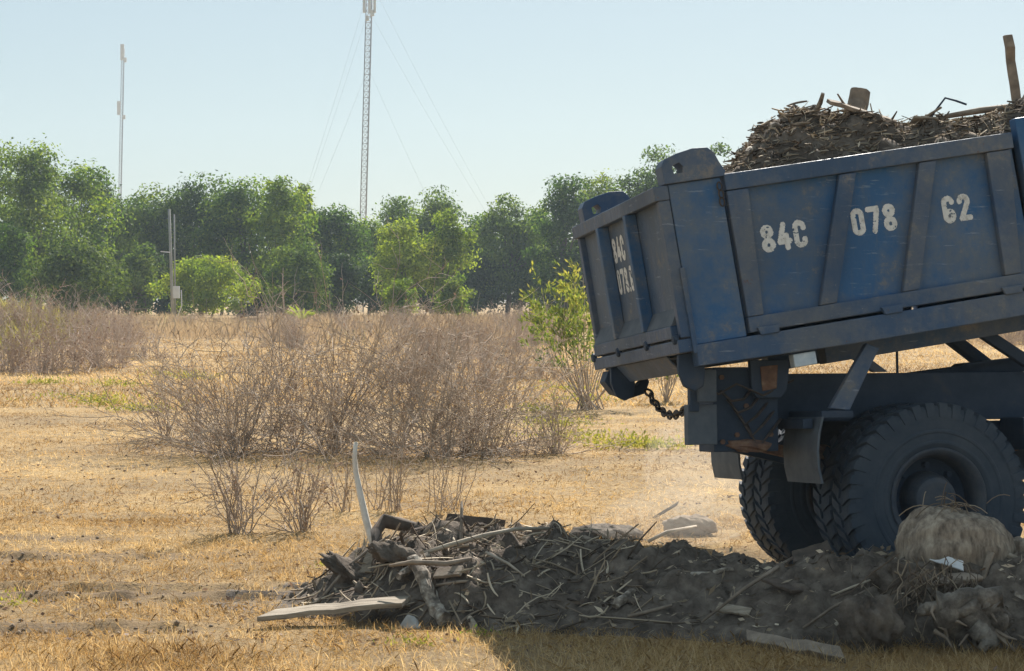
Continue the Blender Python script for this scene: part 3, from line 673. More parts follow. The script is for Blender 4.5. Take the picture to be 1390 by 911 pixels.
# soil clods
def lump(C, rx, ry, rz, seed, mat, name='clod', n=14, amp=.28, rot=0., freq=1.6):
    th_, ph_ = np.meshgrid(np.linspace(0, math.pi, n), np.linspace(0, 2 * math.pi, 2 * n, endpoint=False), indexing='ij')
    x = np.sin(th_) * np.cos(ph_); y = np.sin(th_) * np.sin(ph_); z = np.cos(th_)
    r = 1 + amp * 2 * (fbm(x * freq + seed * 5.3 + z * 1.7, y * freq + seed * 2.1 - z * 1.3, 4) + .5 * fbm(x * freq * 3 + z * 4 + seed, y * freq * 3 - z * 4, 3))
    V = np.stack([x * rx * r, y * ry * r, z * rz * r], -1)
    c, s = math.cos(rot), math.sin(rot); V = np.stack([V[..., 0] * c - V[..., 2] * s, V[..., 1], V[..., 0] * s + V[..., 2] * c], -1)
    m2 = 2 * n; k = (np.arange(n - 1)[:, None] * m2 + np.arange(m2)[None, :]); k2 = (np.arange(n - 1)[:, None] * m2 + (np.arange(m2)[None, :] + 1) % m2)
    return mesh_np(name, V.reshape(-1, 3) + C, np.stack([k, k2, k2 + m2, k + m2], -1).reshape(-1, 4), M[mat], org=C, smooth=True)
def hat(px, py, Y, dz=0):
    q = at(px, py, Y); return q + np.array([0, 0, dz])
def onheap(px, py, dz=0.):
    """first hit of the view ray with the heap or ground"""
    d = ray(px, py); t = np.linspace(9, 18, 1800); p = d[None] * t[:, None] + np.array([0, 0, EYE])
    k = np.argmax(p[:, 2] <= surf(p[:, 0], p[:, 1])); return p[k] + np.array([0, 0, dz])
# left end of the heap
thing_tube('branch', [at(508, 745, 12.7), at(503, 728, 12.72), at(497, 705, 12.75), at(489, 672, 12.8), at(483, 642, 12.85), at(481, 620, 12.85), at(483, 600, 12.85)], [.022, .022, .021, .019, .017, .015, .011], 'bare_wood', 'pale bare branch curving up from the left end of the heap', 'branch', 10, .0015)
thing_tube('root', [onheap(512, 742, -.02), at(511, 722, 12.45), at(521, 707, 12.5), at(541, 712, 12.5), at(566, 717, 12.55), at(598, 730, 12.6)], [.03, .032, .045, .038, .03, .015], 'wood_dark', 'dark crooked root arching over the left end of the heap', 'root', 10, .004)
c = onheap(478, 778); o = lump(c, .19, .10, .05, 3, 'soil', 'root_clump', n=24, amp=.55, rot=-.5, freq=2.6); tag(o, 'dark earthy root clump lying at the left end of the heap', 'root')
c = onheap(536, 752); o = lump(c, .14, .10, .06, 8, 'soil', 'root_clump', n=24, amp=.55, rot=-.3, freq=2.6); tag(o, 'brown humped root clump under the crooked root', 'root')
board('plank', at(604, 707, 12.7), at(684, 716, 12.75), (.01, .02, .035), .03, 'wood_dark', 'dark plank standing on edge along the top of the heap')
thing_tube('branch', [at(572, 752, 11.6), at(610, 740, 11.65), at(655, 727, 11.7), at(700, 718, 11.9), at(745, 717, 12.1)], [.013, .014, .013, .011, .007], 'wood_pale', 'long pale stick lying across the sunny top of the heap', 'branch', 8, .001)
thing_tube('branch', [at(528, 768, 11.3), at(560, 763, 11.25), at(606, 765, 11.25), at(640, 758, 11.3)], [.008, .014, .015, .009], 'wood_grey', 'grey forked stick lying just above the diagonal log', 'branch', 8, .0015)
board('board', gnd(362, 838, .045), gnd(552, 819, .11), (.012, .075, .008), .028, 'wood_mid', 'wide pale board lying on the grass at the heap\'s left foot', 'board')
l0, l1 = onheap(561, 772, .045), onheap(604, 852, .03); lt = [l0 + (l1 - l0) * t + np.array([0, 0, .02 * math.sin(t * 7)]) for t in np.linspace(0, 1, 14)]
thing_tube('log', lt, [.040 + .006 * math.sin(i * 2.1) for i in range(14)], 'bark_pale', 'bark covered log lying diagonally down the front of the heap', 'log', 16, .003, smooth=False)
c = onheap(556, 852)
mb = MB().add([c + np.array(q) for q in ((-.085, -.02, -.03), (.075, -.05, -.03), (.085, .08, -.02), (-.05, .07, -.03), (-.012, .0, .075), (.025, .02, .06))], [(0, 3, 2, 1), (0, 1, 4), (1, 5, 4), (1, 2, 5), (2, 3, 5), (3, 4, 5), (3, 0, 4)])
tag(mb.build('concrete_chunk', M['concrete'], org=c, bevel=.006), 'pale wedge of broken concrete beside the diagonal log', 'rubble')
board('plank', onheap(592, 788, .03), onheap(628, 784, .03), (.01, .03, .02), .02, 'wood_grey', 'short grey plank lying beside the diagonal log', 'plank')
thing_tube('branch', [onheap(590, 800, .02), onheap(625, 797, .03), onheap(660, 792, .02)], [.008, .009, .006], 'wood_grey', 'thin grey stick below the short plank', 'branch', 6)
thing_tube('branch', [onheap(432, 822, .02), onheap(470, 785, .06), onheap(505, 755, .05), onheap(530, 738, .05)], [.007, .009, .009, .006], 'wood_grey', 'thin stick leaning up the sunny left slope of the heap', 'branch', 6)
thing_tube('branch', [onheap(660, 757, .03), onheap(690, 775, .04), onheap(712, 792, .04)], [.008, .008, .005], 'wood_pale', 'pale thin stick pointing down into the truck shadow', 'branch', 6)
# sunny hollow behind the heap
c = gnd(936, 724); o = lump(c + np.array([0, 0, .05]), .20, .15, .085, 5, 'clod', 'earth_lump', n=34, amp=.20, freq=3.4); tag(o, 'rounded earth lump in the sun behind the heap', 'earth lump')
c = gnd(822, 728); o = lump(c + np.array([0, 0, .01]), .26, .18, .08, 12, 'soil', 'earth_lump', n=30, amp=.22, freq=3.2); tag(o, 'low dark earth lump on the heap\'s far edge', 'earth lump')
board('plank', gnd(885, 706, -.03), gnd(885, 706, -.03) + np.array([.22, .1, .12]), (.003, .012, .010), .016, 'wood_dark', 'short dark stick of wood propped up behind the heap', 'plank')
thing_tube('branch', [gnd(880, 735, .04), gnd(905, 722, .10), gnd(945, 714, .08)], [.012, .013, .008], 'wood_pale', 'pale curved stick lying against the rounded earth lump', 'branch', 6)
# shaded middle and right of the heap
board('plank', onheap(1018, 876, .02), onheap(1148, 898, .01), (.0, .05, .02), .045, 'wood_grey', 'long grey timber half buried along the heap\'s front edge', 'plank')
board('plank', onheap(1138, 860, .04), onheap(1182, 829, .05), (.012, .012, .004), .02, 'wood_pale', 'slim pale lath leaning on the shaded heap', 'plank')
thing_tube('branch', [onheap(952, 850, .02), onheap(1010, 812, .05), onheap(1055, 783, .05), onheap(1100, 752, .05)], [.006, .010, .011, .008], 'wood_grey', 'long straight stick lying diagonally on the shaded heap', 'branch', 6)
thing_tube('branch', [onheap(1090, 858, .02), onheap(1130, 838, .05), onheap(1175, 815, .05)], [.007, .008, .006], 'wood_grey', 'grey stick lying alongside the pale lath', 'branch', 6)
thing_tube('branch', [onheap(852, 842, .02), onheap(880, 838, .03), onheap(912, 829, .03)], [.010, .011, .008], 'wood_grey', 'short grey branch low on the heap\'s shaded face', 'branch', 6)
thing_tube('branch', [onheap(1128, 814, .02), onheap(1155, 808, .04), onheap(1184, 797, .04)], [.006, .007, .005], 'wood_pale', 'pale stick above the lath on the heap', 'branch', 6)
board('board', at(1076, 760, 11.35), at(1126, 744, 11.5), (.0, .07, .02), .02, 'wood_dark', 'broken dark board jutting from the heap in front of the wheels', 'board')
board('plank', onheap(1262, 773, .07), onheap(1308, 789, .075), (.004, .014, .022), .014, 'white_wood', 'white painted offcut of plank on the heap below the palm stump', 'plank')
board('plank', onheap(1268, 764, .05), onheap(1290, 771, .05), (.003, .012, .006), .01, 'white_wood', 'small white splinter above the white plank offcut', 'plank')
# palm stump: domed butt with hanging fibres
sc_ = at(1296, 748, 10.95)
st = empty('palm_stump', sc_ - np.array([0, 0, .15]))
tag(st, 'tan fibrous palm stump lying on the heap before the rear wheel', 'stump')
n = 28; th_, ph_ = np.meshgrid(np.linspace(0.02, math.pi * .62, n), np.linspace(0, 2 * math.pi, 64, endpoint=False), indexing='ij')
r = 1 + .16 * fbm(np.cos(ph_) * 2.2, np.sin(ph_) * 7 + th_ * .8, 3) + .09 * np.abs(fbm(np.cos(ph_) * 9 + th_ * 1.5, np.sin(ph_) * 9, 3)) + .035 * fbm(np.cos(ph_) * 24 + th_ * 9, np.sin(ph_) * 24 - th_ * 9, 3) + .14 * fbm(np.cos(ph_) * 3 + th_ * 3, np.sin(ph_) * 4 - th_ * 5, 3)
r = np.where(np.cos(th_) > .80, r * (.80 / np.maximum(np.cos(th_), .8)) ** .6, r)
V = np.stack([np.sin(th_) * np.cos(ph_) * .305 * r, np.sin(th_) * np.sin(ph_) * .24 * r, np.cos(th_) * .245 * r + .0], -1)
rt = .16; V = np.stack([V[..., 0] * math.cos(rt) + V[..., 2] * math.sin(rt), V[..., 1], -V[..., 0] * math.sin(rt) + V[..., 2] * math.cos(rt)], -1)
k = (np.arange(n - 1)[:, None] * 64 + np.arange(64)[None, :]); k2 = (np.arange(n - 1)[:, None] * 64 + (np.arange(64)[None, :] + 1) % 64)
mesh_np('butt', V.reshape(-1, 3) + sc_, np.stack([k, k2, k2 + 64, k + 64], -1).reshape(-1, 4), M['fibre'], st, smooth=True)
rng = np.random.RandomState(4); S = 90
t0 = rng.uniform(.5, 1.5, S); pz = rng.uniform(0, 2 * math.pi, S); dt = rng.uniform(.15, .5, S)
tt = t0[:, None] + dt[:, None] * np.linspace(0, 1, 5)[None]; pp = pz[:, None] + rng.normal(0, .12, (S, 1)) * np.linspace(0, 1, 5)[None]
rr = 1.0 + rng.uniform(0, .05, (S, 1)) * np.linspace(0, 1, 5)[None] ** 2
P = np.stack([np.sin(tt) * np.cos(pp) * .305 * rr, np.sin(tt) * np.sin(pp) * .24 * rr, np.cos(tt) * .245 * rr], -1)
P = np.stack([P[..., 0] * math.cos(rt) + P[..., 2] * math.sin(rt), P[..., 1], -P[..., 0] * math.sin(rt) + P[..., 2] * math.cos(rt)], -1) + sc_
S = 26; b0 = sc_ + np.array([-.02, -.05, .245]) + rng.normal(0, .06, (S, 3)) * np.array([1.3, .5, .15]); D = rng.normal(0, 1, (S, 3)) * np.array([1, .6, .35]); D /= np.linalg.norm(D, axis=1, keepdims=True)
t = np.linspace(0, 1, 5); P = b0[:, None] + D[:, None] * (t * .15)[None, :, None] + np.array([0, 0, -.09]) * (t ** 2)[None, :, None] + np.array([0, 0, .07]) * t[None, :, None]
V, F = tubes_np(P, np.full((S, 5), .003), 3)
tag(mesh_np('root_hairs', V, F, M['stick'], st, tint=np.repeat(rng.uniform(.3, .8, S), 15)), kind='stuff')
# gnarled root block at the heap's foot
c = at(1316, 850, 10.25); rb = empty('root_block', c - np.array([0, 0, .13])); tag(rb, 'pale gnarled root block at the heap\'s foot below the stump', 'root')
r9 = np.random.RandomState(9); mb = MB()
for q0, q1, ra, rb_ in (((-.12, 0, .10), (.02, -.03, -.14), .075, .05), ((-.02, -.03, .12), (.06, -.06, -.13), .085, .055), ((.05, -.02, .10), (.17, -.04, -.02), .08, .06), ((.10, .02, .08), (.22, .0, .03), .06, .03), ((-.10, .02, .10), (-.24, -.02, .05), .05, .022), ((.0, -.06, .02), (.12, -.12, -.10), .06, .03), ((-.16, 0, .1), (.16, 0, .12), .07, .055)):
    t9 = np.linspace(0, 1, 12)[:, None]; P9 = c + np.array(q0) * (1 - t9) + np.array(q1) * t9 + np.cumsum(r9.normal(0, .007, (12, 3)), 0)
    mb.tube(P9, (ra + (rb_ - ra) * t9[:, 0]) * (1 + .10 * r9.normal(size=12)), 14, .002, r9.randint(99))
mb.build('wood', M['rootwood'], rb, smooth=True)
for k in range(10):
    p9 = c + np.array([r9.uniform(-.2, .2), -.06, r9.uniform(-.05, .14)]); d9 = np.array([r9.normal(0, .1), -.05, r9.uniform(-.12, .06)])
    mb2 = MB().tube([p9, p9 + d9 * .5 + r9.normal(0, .01, 3), p9 + d9], [.012, .008, .003], 6); mb2.build('rootlet', M['wood_grey'], rb)
c = onheap(1302, 803, .06); o = lump(c, .11, .08, .03, 14, 'wood_grey', 'flat_stone', amp=.35, rot=.12); tag(o, 'flat brownish slab between the white plank and root block', 'slab')
c = at(1384, 752, 11.0); o = lump(c, .13, .12, .09, 17, 'fibre', 'stump_piece', amp=.3); tag(o, 'small fibrous stump piece on the heap beside the palm stump', 'stump')
c = at(1225, 795, 10.7); o = lump(c, .17, .13, .13, 19, 'soil', 'earth_lump', amp=.34, n=34, freq=3.6); tag(o, 'rooty earth lump leaning left of the white plank', 'earth lump')
c = at(1180, 850, 10.25); o = lump(c, .15, .14, .15, 23, 'soil', 'earth_lump', amp=.34, n=34, freq=3.6); tag(o, 'steep earth lump at the heap\'s foot by the pale lath', 'earth lump')
# hanging roots between the earth lump and the root block
rng = np.random.RandomState(8); S = 70
b0 = np.stack([rng.uniform(1.95, 2.32, S), rng.uniform(10.28, 10.5, S), rng.uniform(.30, .46, S)], 1)
D = rng.normal(0, 1, (S, 3)) * np.array([.6, .3, .15]) + np.array([0, -.25, -.9]); L = rng.uniform(.1, .3, S)
P = b0[:, None] + D[:, None] * (L[:, None] * np.linspace(0, 1, 5))[..., None] + rng.normal(0, .012, (S, 5, 3))
V, F = tubes_np(P, np.repeat(rng.uniform(.002, .005, (S, 1)), 5, 1), 3)
tag(mesh_np('hanging_roots', V, F, M['stick'], org=(2.1, 10.4, .2), tint=np.repeat(rng.uniform(.1, .7, S), 15)), 'fringe of thin roots hanging beside the root block', 'roots', kind='stuff')

def clod_mesh(name, C, sz, rng, mat, org):
    n = len(C); th_, ph_ = np.meshgrid(np.linspace(0, math.pi, 6), np.arange(8) * math.pi / 4, indexing='ij')
    U = np.stack([np.sin(th_) * np.cos(ph_), np.sin(th_) * np.sin(ph_), np.cos(th_)], -1).reshape(-1, 3)
    V = U[None] * sz[:, None, None] * rng.uniform(.5, 1.2, (n, 1, 3)) * rng.uniform(.72, 1.28, (n, 48, 1)) + C[:, None]
    f = np.array([(i * 8 + j, i * 8 + (j + 1) % 8, (i + 1) * 8 + (j + 1) % 8, (i + 1) * 8 + j) for i in range(5) for j in range(8)])
    return mesh_np(name, V.reshape(-1, 3), (np.arange(n)[:, None, None] * 48 + f[None]).reshape(-1, 4), M[mat], org=org)
rng = np.random.RandomState(91)
Cc, Nn = s_heap((-1.3, 3.9))(rng, 420); o = clod_mesh('soil_clods', Cc, .008 + .04 * rng.rand(420) ** 4, rng, 'soil', (1, 11.2, 0)); tag(o, 'loose clods of earth lying all over the tipped heap', 'soil', kind='stuff')
def chunk(C, N, L, r, rng, mats, label, group):
    d = rng.normal(size=3); d = d - d.dot(N) * N * .75; d /= np.linalg.norm(d); a0, a1 = C - d * L / 2 + N * r * .6, C + d * L / 2 + N * r * .6
    if rng.rand() < .45:
        wv = np.cross(d, N); wv = wv / np.linalg.norm(wv) * r * rng.uniform(1.2, 2.2) + N * rng.normal(0, r * .6)
        return board('wood_piece', a0, a1, wv, r * .7, mats[rng.randint(len(mats))], label, 'wood', group, rng.uniform(.5, 1))
    mid = (a0 + a1) / 2 + rng.normal(0, L * .05, 3); kk = [a0, a0 * .6 + mid * .4 + rng.normal(0, .006, 3), mid, a1 * .6 + mid * .4 + rng.normal(0, .006, 3), a1]
    return thing_tube('wood_piece', kk, r * np.array([.8, 1.05, 1, .9, .65]), mats[rng.randint(len(mats))], label, 'wood', 9, r * .06, group, rng.randint(99), smooth=False)
Cc, Nn = s_heap((-1.15, 3.0), (10.3, 12.4))(rng, 60)
for k in range(60):
  if Cc[k][0] < .15 or Cc[k][0] > 1.9 or k % 5 == 0: chunk(Cc[k], Nn[k], rng.uniform(.10, .34), rng.uniform(.010, .026), rng, ('wood_grey', 'wood_dark', 'bark_pale', 'wood_mid'), 'short piece of broken wood strewn on the heap', 'broken wood pieces on the heap')
Cc, Nn = s_load(rng, 22, .3)
for k in range(22): chunk(Cc[k], Nn[k], rng.uniform(.10, .26), rng.uniform(.008, .02), rng, ('wood_grey', 'bark_pale', 'wood_mid'), 'short piece of broken wood lying in the truck load', 'broken wood pieces in the truck load')
# ------------------------------------------------------------------ grass
def grass(name, x, y, L, Wd, tilt, rng, mat, tint, label, base=None):
    n = len(x); az = rng.uniform(0, 2 * math.pi, n); tl = np.clip(tilt, .05, 1.52)
    D = np.stack([np.cos(az) * np.sin(tl), np.sin(az) * np.sin(tl), np.cos(tl)], 1)
    s = np.stack([-np.sin(az), np.cos(az), np.zeros(n)], 1); tw = rng.uniform(-.9, .9, n)[:, None]
    up = np.cross(D, s); s = s * np.cos(tw) + up * np.sin(tw)
    z = surf(x, y) if base is None else base
    B = np.stack([x, y, z - .004], 1); L = L[:, None]; Wd = Wd[:, None]
    Mid = B + D * L * .55; bend = np.stack([np.cos(az), np.sin(az), -.8 * np.ones(n)], 1) * L * rng.uniform(0, .16, n)[:, None]
    T = B + D * L + bend
    T[:, 2] = np.maximum(T[:, 2], z + .004)
    V = np.stack([B - s * Wd * .5, B + s * Wd * .5, Mid + s * Wd * .42, T, Mid - s * Wd * .42], 1).reshape(-1, 3)
    F = np.arange(5 * n).reshape(-1, 5)
    return tag(mesh_np(name, V, F, M[mat], org=(float(np.mean(x)), float(np.mean(y)), 0), tint=np.repeat(tint, 5)), label, 'grass', kind='stuff')
rng = np.random.RandomState(31)
def field(n, y0, y1, dens_pow=1.0):
    y = y0 + (y1 - y0) * rng.rand(n) ** dens_pow; x = rng.uniform(-1, 1, n) * (.262 * y + .5)
    return x, y
def wheel_clear(x, y):
    k = np.ones(len(x), bool)
    for (wx, wy) in ((chaM(WA, .3, 0)[:2]), (chaM(WA, 1.7, 0)[:2])): k &= np.hypot(x - wx, (y - wy)) > .65
    return k
x, y = field(230000, 9.0, 16.5, 1.2)
k = (heap_h(x, y) < .03) & wheel_clear(x, y) & (rng.rand(len(x)) > .85 * rut_mask(x, y)) & (rng.rand(len(x)) < np.clip(.55 + 2.2 * fbm(x * 1.3, y * 1.3, 3), .12, 1)); x, y = x[k], y[k]; n = len(x)
stand = np.clip(.5 + 1.6 * fbm(x * .9 + 40, y * .9, 3), 0, 1)
front = np.clip((10.7 - y) / .9, 0, 1)
L = rng.uniform(.02, .08, n) * (1 + .5 * front); tl = np.where(rng.rand(n) < .35 + .3 * front * stand, rng.uniform(.2, .95, n), rng.uniform(1.0, 1.5, n))
grass('dry_grass', x, y, L, rng.uniform(.0015, .0036, n), tl, rng, 'straw', np.clip(.42 + .3 * front + 1.8 * fbm(x * .6, y * .6, 4) + rng.normal(0, .2, n), 0, 1), 'matted short dry grass covering the near field')
x, y = field(170000, 16.0, 34.0, 1.1)
k = (rng.rand(len(x)) < np.clip(.6 + 2.0 * fbm(x * .8, y * .8, 3), .15, 1)) & wheel_clear(x, y); x, y = x[k], y[k]; n = len(x)
grass('dry_grass', x, y, rng.uniform(.02, .075, n), rng.uniform(.003, .007, n), np.where(rng.rand(n) < .22, rng.uniform(.2, .9, n), rng.uniform(1.15, 1.5, n)), rng, 'straw', np.clip(.42 + 2.2 * fbm(x * .42, y * .42, 4) + rng.normal(0, .2, n), 0, 1), 'matted short dry grass in the middle of the field')
x, y = field(90000, 33.0, 75.0, 1.0); n = len(x)
grass('dry_grass', x, y, rng.uniform(.04, .15, n), rng.uniform(.008, .016, n), rng.uniform(.4, 1.45, n), rng, 'straw', np.clip(.42 + 2.0 * fbm(x * .2, y * .2, 4) + rng.normal(0, .18, n), 0, 1), 'matted dry grass across the far part of the field')
tx, ty = field(1500, 9.2, 19.0, 1.1); kk_ = (heap_h(tx, ty) < .02) & (fbm(tx * .9 + 5, ty * .9, 3) > -.02); tx, ty = tx[kk_], ty[kk_]
x = np.repeat(tx, 26) + rng.normal(0, .035, len(tx) * 26); y = np.repeat(ty, 26) + rng.normal(0, .035, len(tx) * 26); n = len(x)
grass('grass_tufts', x, y, rng.uniform(.03, .085, n), rng.uniform(.0014, .003, n), rng.uniform(.1, 1.25, n), rng, 'straw', np.clip(np.repeat(rng.normal(.66, .22, len(tx)), 26) + rng.normal(0, .15, n), 0, 1), 'small uneven tufts of dry grass dotted over the near field')
cx = rng.uniform(-3.6, .2, 30000); cy = rng.uniform(9.8, 15.6, 30000); q = (rut_mask(cx, cy) > .35) & (heap_h(cx, cy) < .02); cx, cy = cx[q][:450], cy[q][:450]; n = len(cx)
oct_ = np.array([(1, 0, 0), (0, 1, 0), (-1, 0, 0), (0, -1, 0), (0, 0, 1), (0, 0, -.6)], float)
sz = .003 + .016 * rng.rand(n) ** 3
V = oct_[None] * sz[:, None, None] * rng.uniform(.6, 1.3, (n, 6, 1)) + np.stack([cx, cy, terrain(cx, cy) + sz * .3], 1)[:, None]
Fo = np.array([(0, 1, 4), (1, 2, 4), (2, 3, 4), (3, 0, 4), (1, 0, 5), (2, 1, 5), (3, 2, 5), (0, 3, 5)])
tag(mesh_np('soil_clods', V.reshape(-1, 3), (np.arange(n)[:, None, None] * 6 + Fo[None]).reshape(-1, 3), M['clod'], org=(-2, 12, 0)), 'crumbs of broken soil along the tyre ruts', 'soil', kind='stuff')
lx, ly = field(5200, 9.3, 30.0, 1.3); q = (heap_h(lx, ly) < .02) & (fbm(lx * 1.1 + 60, ly * 1.1, 3) > .0); lx, ly = lx[q], ly[q]; n = len(lx)
V, F = leaves_np(np.stack([lx, ly, terrain(lx, ly) + .012], 1), rng.normal(0, 1, (n, 3)) * np.array([1, 1, .35]), rng.uniform(.02, .06, n), rng.uniform(.008, .024, n), rng)
tag(mesh_np('leaf_litter', V, F, M['dry_leaf'], org=(0, 15, 0), tint=np.repeat(np.clip(rng.normal(.25, .3, n), 0, 1), 4)), 'scattered dead brown leaves lying on the dry grass', 'leaves', kind='stuff')
# longer straws standing at the near edge
n = 5200; x = rng.uniform(-2.4, 2.8, n); y = rng.uniform(9.2, 10.3, n); k = (heap_h(x, y) < .03) & (fbm(x * 2, y * 2, 3) > -.05); x, y = x[k], y[k]; n = len(x)
grass('standing_straw', x, y, rng.uniform(.04, .12, n), rng.uniform(.0013, .0026, n), rng.uniform(.1, 1.3, n), rng, 'straw', np.clip(rng.normal(.75, .2, n), 0, 1), 'longer loose straws standing in the near grass')
# tall dry grass before the tree line
n = 80000; y = rng.uniform(72, 118, n); x = rng.uniform(-.27, .30, n) * y
k = (fbm(x * .12, y * .06, 3) + .25 * ((x > -.12 * y) & (x < .03 * y)) > -.02); x, y = x[k], y[k]; n = len(x)
grass('tall_dry_grass', x, y, rng.uniform(.35, .9, n), rng.uniform(.008, .017, n), rng.uniform(.0, .9, n), rng, 'brush_grass', np.clip(.6 + .9 * fbm(x * .1, y * .1, 3) + rng.normal(0, .15, n), .2, 1), 'tall tan dry grass standing before the tree line')
n = 4000; x = rng.normal(-15.8, 1.7, n); y = rng.normal(59, 4, n); k = x < -12.9 + rng.normal(0, .4, n); x, y = x[k], y[k]; n = len(x)
grass('tall_green_grass', x, y, rng.uniform(.4, .95, n), rng.uniform(.02, .045, n), rng.uniform(0, .55, n), rng, 'green_grass', rng.rand(n), 'yellow green tall grass on the bank at the field\'s left edge')

# ------------------------------------------------------------------ dry bushes
def bush_mesh(seed, w, d, h, nst, ntw, r0, segs=6, nlf=400, lf=.05, spread=.55, clumps=1, hfun=None, twl=.36):
    rng = np.random.RandomState(seed)
    cx = (np.linspace(-.37, .37, clumps) + rng.normal(0, .025, clumps)) * w if clumps > 1 else np.zeros(1); cy = rng.uniform(-.32, .32, clumps) * d if clumps > 1 else np.zeros(1)
    ci = rng.randint(0, clumps, nst)
    bx = cx[ci] + rng.normal(0, .035 * w / math.sqrt(clumps) + .02, nst); by = cy[ci] + rng.normal(0, .04 * d + .02, nst)
    az = rng.uniform(0, 2 * math.pi, nst); sp = np.abs(rng.normal(0, spread, nst)).clip(0, 1.35)
    hf = np.ones(nst) if hfun is None else hfun(bx / w)
    L = h * hf * rng.uniform(.55, 1.08, nst)
    D = np.stack([np.cos(az) * np.sin(sp), np.sin(az) * np.sin(sp) * .8, np.cos(sp)], 1)
    t = np.linspace(0, 1, segs)
    P = np.stack([bx, by, np.full(nst, -.03)], 1)[:, None] + D[:, None] * (L[:, None] * t)[..., None]
    curve = np.stack([np.cos(az), np.sin(az), rng.uniform(-.1, .5, nst)], 1) * (L * rng.uniform(-.12, .42, nst))[:, None]
    P = P + curve[:, None] * (t ** 2)[None, :, None] + np.cumsum(rng.normal(0, .018, (nst, segs, 3)), 1) * L[:, None, None] * (t > 0)[None, :, None]
    P[..., 2] = np.maximum(P[..., 2], -.03 + .03 * t[None] * segs)
    Rs = rng.uniform(.7, 1.3, nst)[:, None] * r0 * (1 - .72 * t)[None]
    V1, F1 = tubes_np(P, Rs, 3)
    # forks off the stems, then twigs off the forks
    def sprout(Pa, La, n, lo, hi, wild, l0, l1, m):
        k = Pa.shape[1]; si = rng.randint(0, len(Pa), n); fi = rng.uniform(lo, hi, n) * (k - 1); i0 = fi.astype(int).clip(0, k - 2); fr = (fi - i0)[:, None]
        B0 = Pa[si, i0] * (1 - fr) + Pa[si, i0 + 1] * fr; Dd = Pa[si, i0 + 1] - Pa[si, i0]; Dd /= np.linalg.norm(Dd, axis=1, keepdims=True) + 1e-9
        q = Dd + rng.normal(0, wild, (n, 3)) + np.array([0, 0, .12]); q /= np.linalg.norm(q, axis=1, keepdims=True)
        L_ = La[si] * rng.uniform(l0, l1, n); tt = np.linspace(0, 1, m)
        Q = B0[:, None] + q[:, None] * (L_[:, None] * tt)[..., None] + np.cumsum(rng.normal(0, .05, (n, m, 3)), 1) * L_[:, None, None] * (tt > 0)[None, :, None]
        Q[..., 2] = np.maximum(Q[..., 2], .01); return Q, L_
    n2 = max(ntw // 5, 4)
    P2, L2 = sprout(P, L, n2, .12, .9, .6, .3, .62, 5)
    PT, LT = sprout(np.concatenate([P2, P2]) if nst > 5 else P2, np.concatenate([L2, L2]) if nst > 5 else L2, ntw - n2, .15, 1.0, .8, .2, .62, 4)
    t4 = np.linspace(0, 1, 4); t5 = np.linspace(0, 1, 5)
    Va, Fa = tubes_np(P2, np.full((n2, 1), r0 * .62) * (1 - .6 * t5)[None], 3); V1, F1 = np.concatenate([V1, Va]), np.concatenate([F1, Fa + len(V1)])
    ntw = ntw - n2
    V2, F2 = tubes_np(PT, np.full((ntw, 1), r0 * .40) * (1 - .6 * t4)[None], 3)
    li = rng.randint(0, ntw, nlf); lt = rng.randint(1, 4, nlf); C = PT[li, lt]
    V3, F3 = leaves_np(C, rng.normal(0, 1, (nlf, 3)), rng.uniform(.5, 1.3, nlf) * lf, rng.uniform(.25, .5, nlf) * lf, rng)
    return (V1, F1), (V2, F2), (V3, F3, np.repeat(rng.rand(nlf), 4))
def make_bush(name, loc, mesh, label, group=None, mats=('stem', 'stem', 'dry_leaf')):
    loc = np.array(loc, float); e = empty(name, loc); tag(e, label, 'bush', group)
    (V1, F1), (V2, F2), (V3, F3, tn) = mesh
    tag(mesh_np('stems', V1 + loc, F1, M[mats[0]], e), kind='stuff'); tag(mesh_np('twigs', V2 + loc, F2, M[mats[1]], e), kind='stuff')
    tag(mesh_np('dead_leaves', V3 + loc, F3, M[mats[2]], e, tint=tn), kind='stuff'); return e
def copy_tree(o, loc, rz, s, label=None, group=None):
    c = o.copy(); col.objects.link(c); c.location = loc; c.rotation_euler = (0, 0, rz); c.scale = (s, s, s)
    if label: c['label'] = label
    if group: c['group'] = group
    for ch in o.children:
        k = ch.copy(); col.objects.link(k); k.parent = c
    return c
def onground(p): return np.array([p[0], p[1], float(terrain(p[0], p[1]))])
c = onground(gnd(488, 622)); c[1] += .5
make_bush('dry_bush', c, bush_mesh(1, 4.2, 1.8, 1.75, 190, 5000, .0085, 7, 1900, .045, 1.05, 12, lambda q: 1.0 - .75 * np.abs(q + .02) ** 1.3, .36), 'very wide leafless grey brown bush in the middle of the field')
c = onground(gnd(548, 690)); make_bush('dry_bush', c, bush_mesh(2, 1.3, .6, .95, 55, 260, .005, 6, 80, .03, .42, 5), 'upright thin dry stems before the wide grey bush')
c = onground(gnd(325, 722)); make_bush('dry_bush', c, bush_mesh(3, .5, .4, .74, 22, 300, .0065, 6, 130, .035, .5, 1), 'small dry shrub fanning out left of the heap')
c = onground(gnd(410, 718)); make_bush('dry_bush', c, bush_mesh(4, .5, .4, .70, 20, 280, .0065, 6, 220, .045, .6, 1), 'small dry shrub with dark dead leaves at its base')
c = onground(gnd(270, 600)); make_bush('dry_bush', c, bush_mesh(6, 1.0, .7, 1.0, 60, 520, .007, 6, 420, .05, .7, 3), 'loose dry bush with dark leaf clusters left of the wide bush')
c = onground(gnd(690, 618)); make_bush('dry_bush', c, bush_mesh(7, 1.4, .8, .75, 110, 900, .006, 6, 300, .04, .8, 4), 'low spreading dry bush at the right foot of the wide bush')
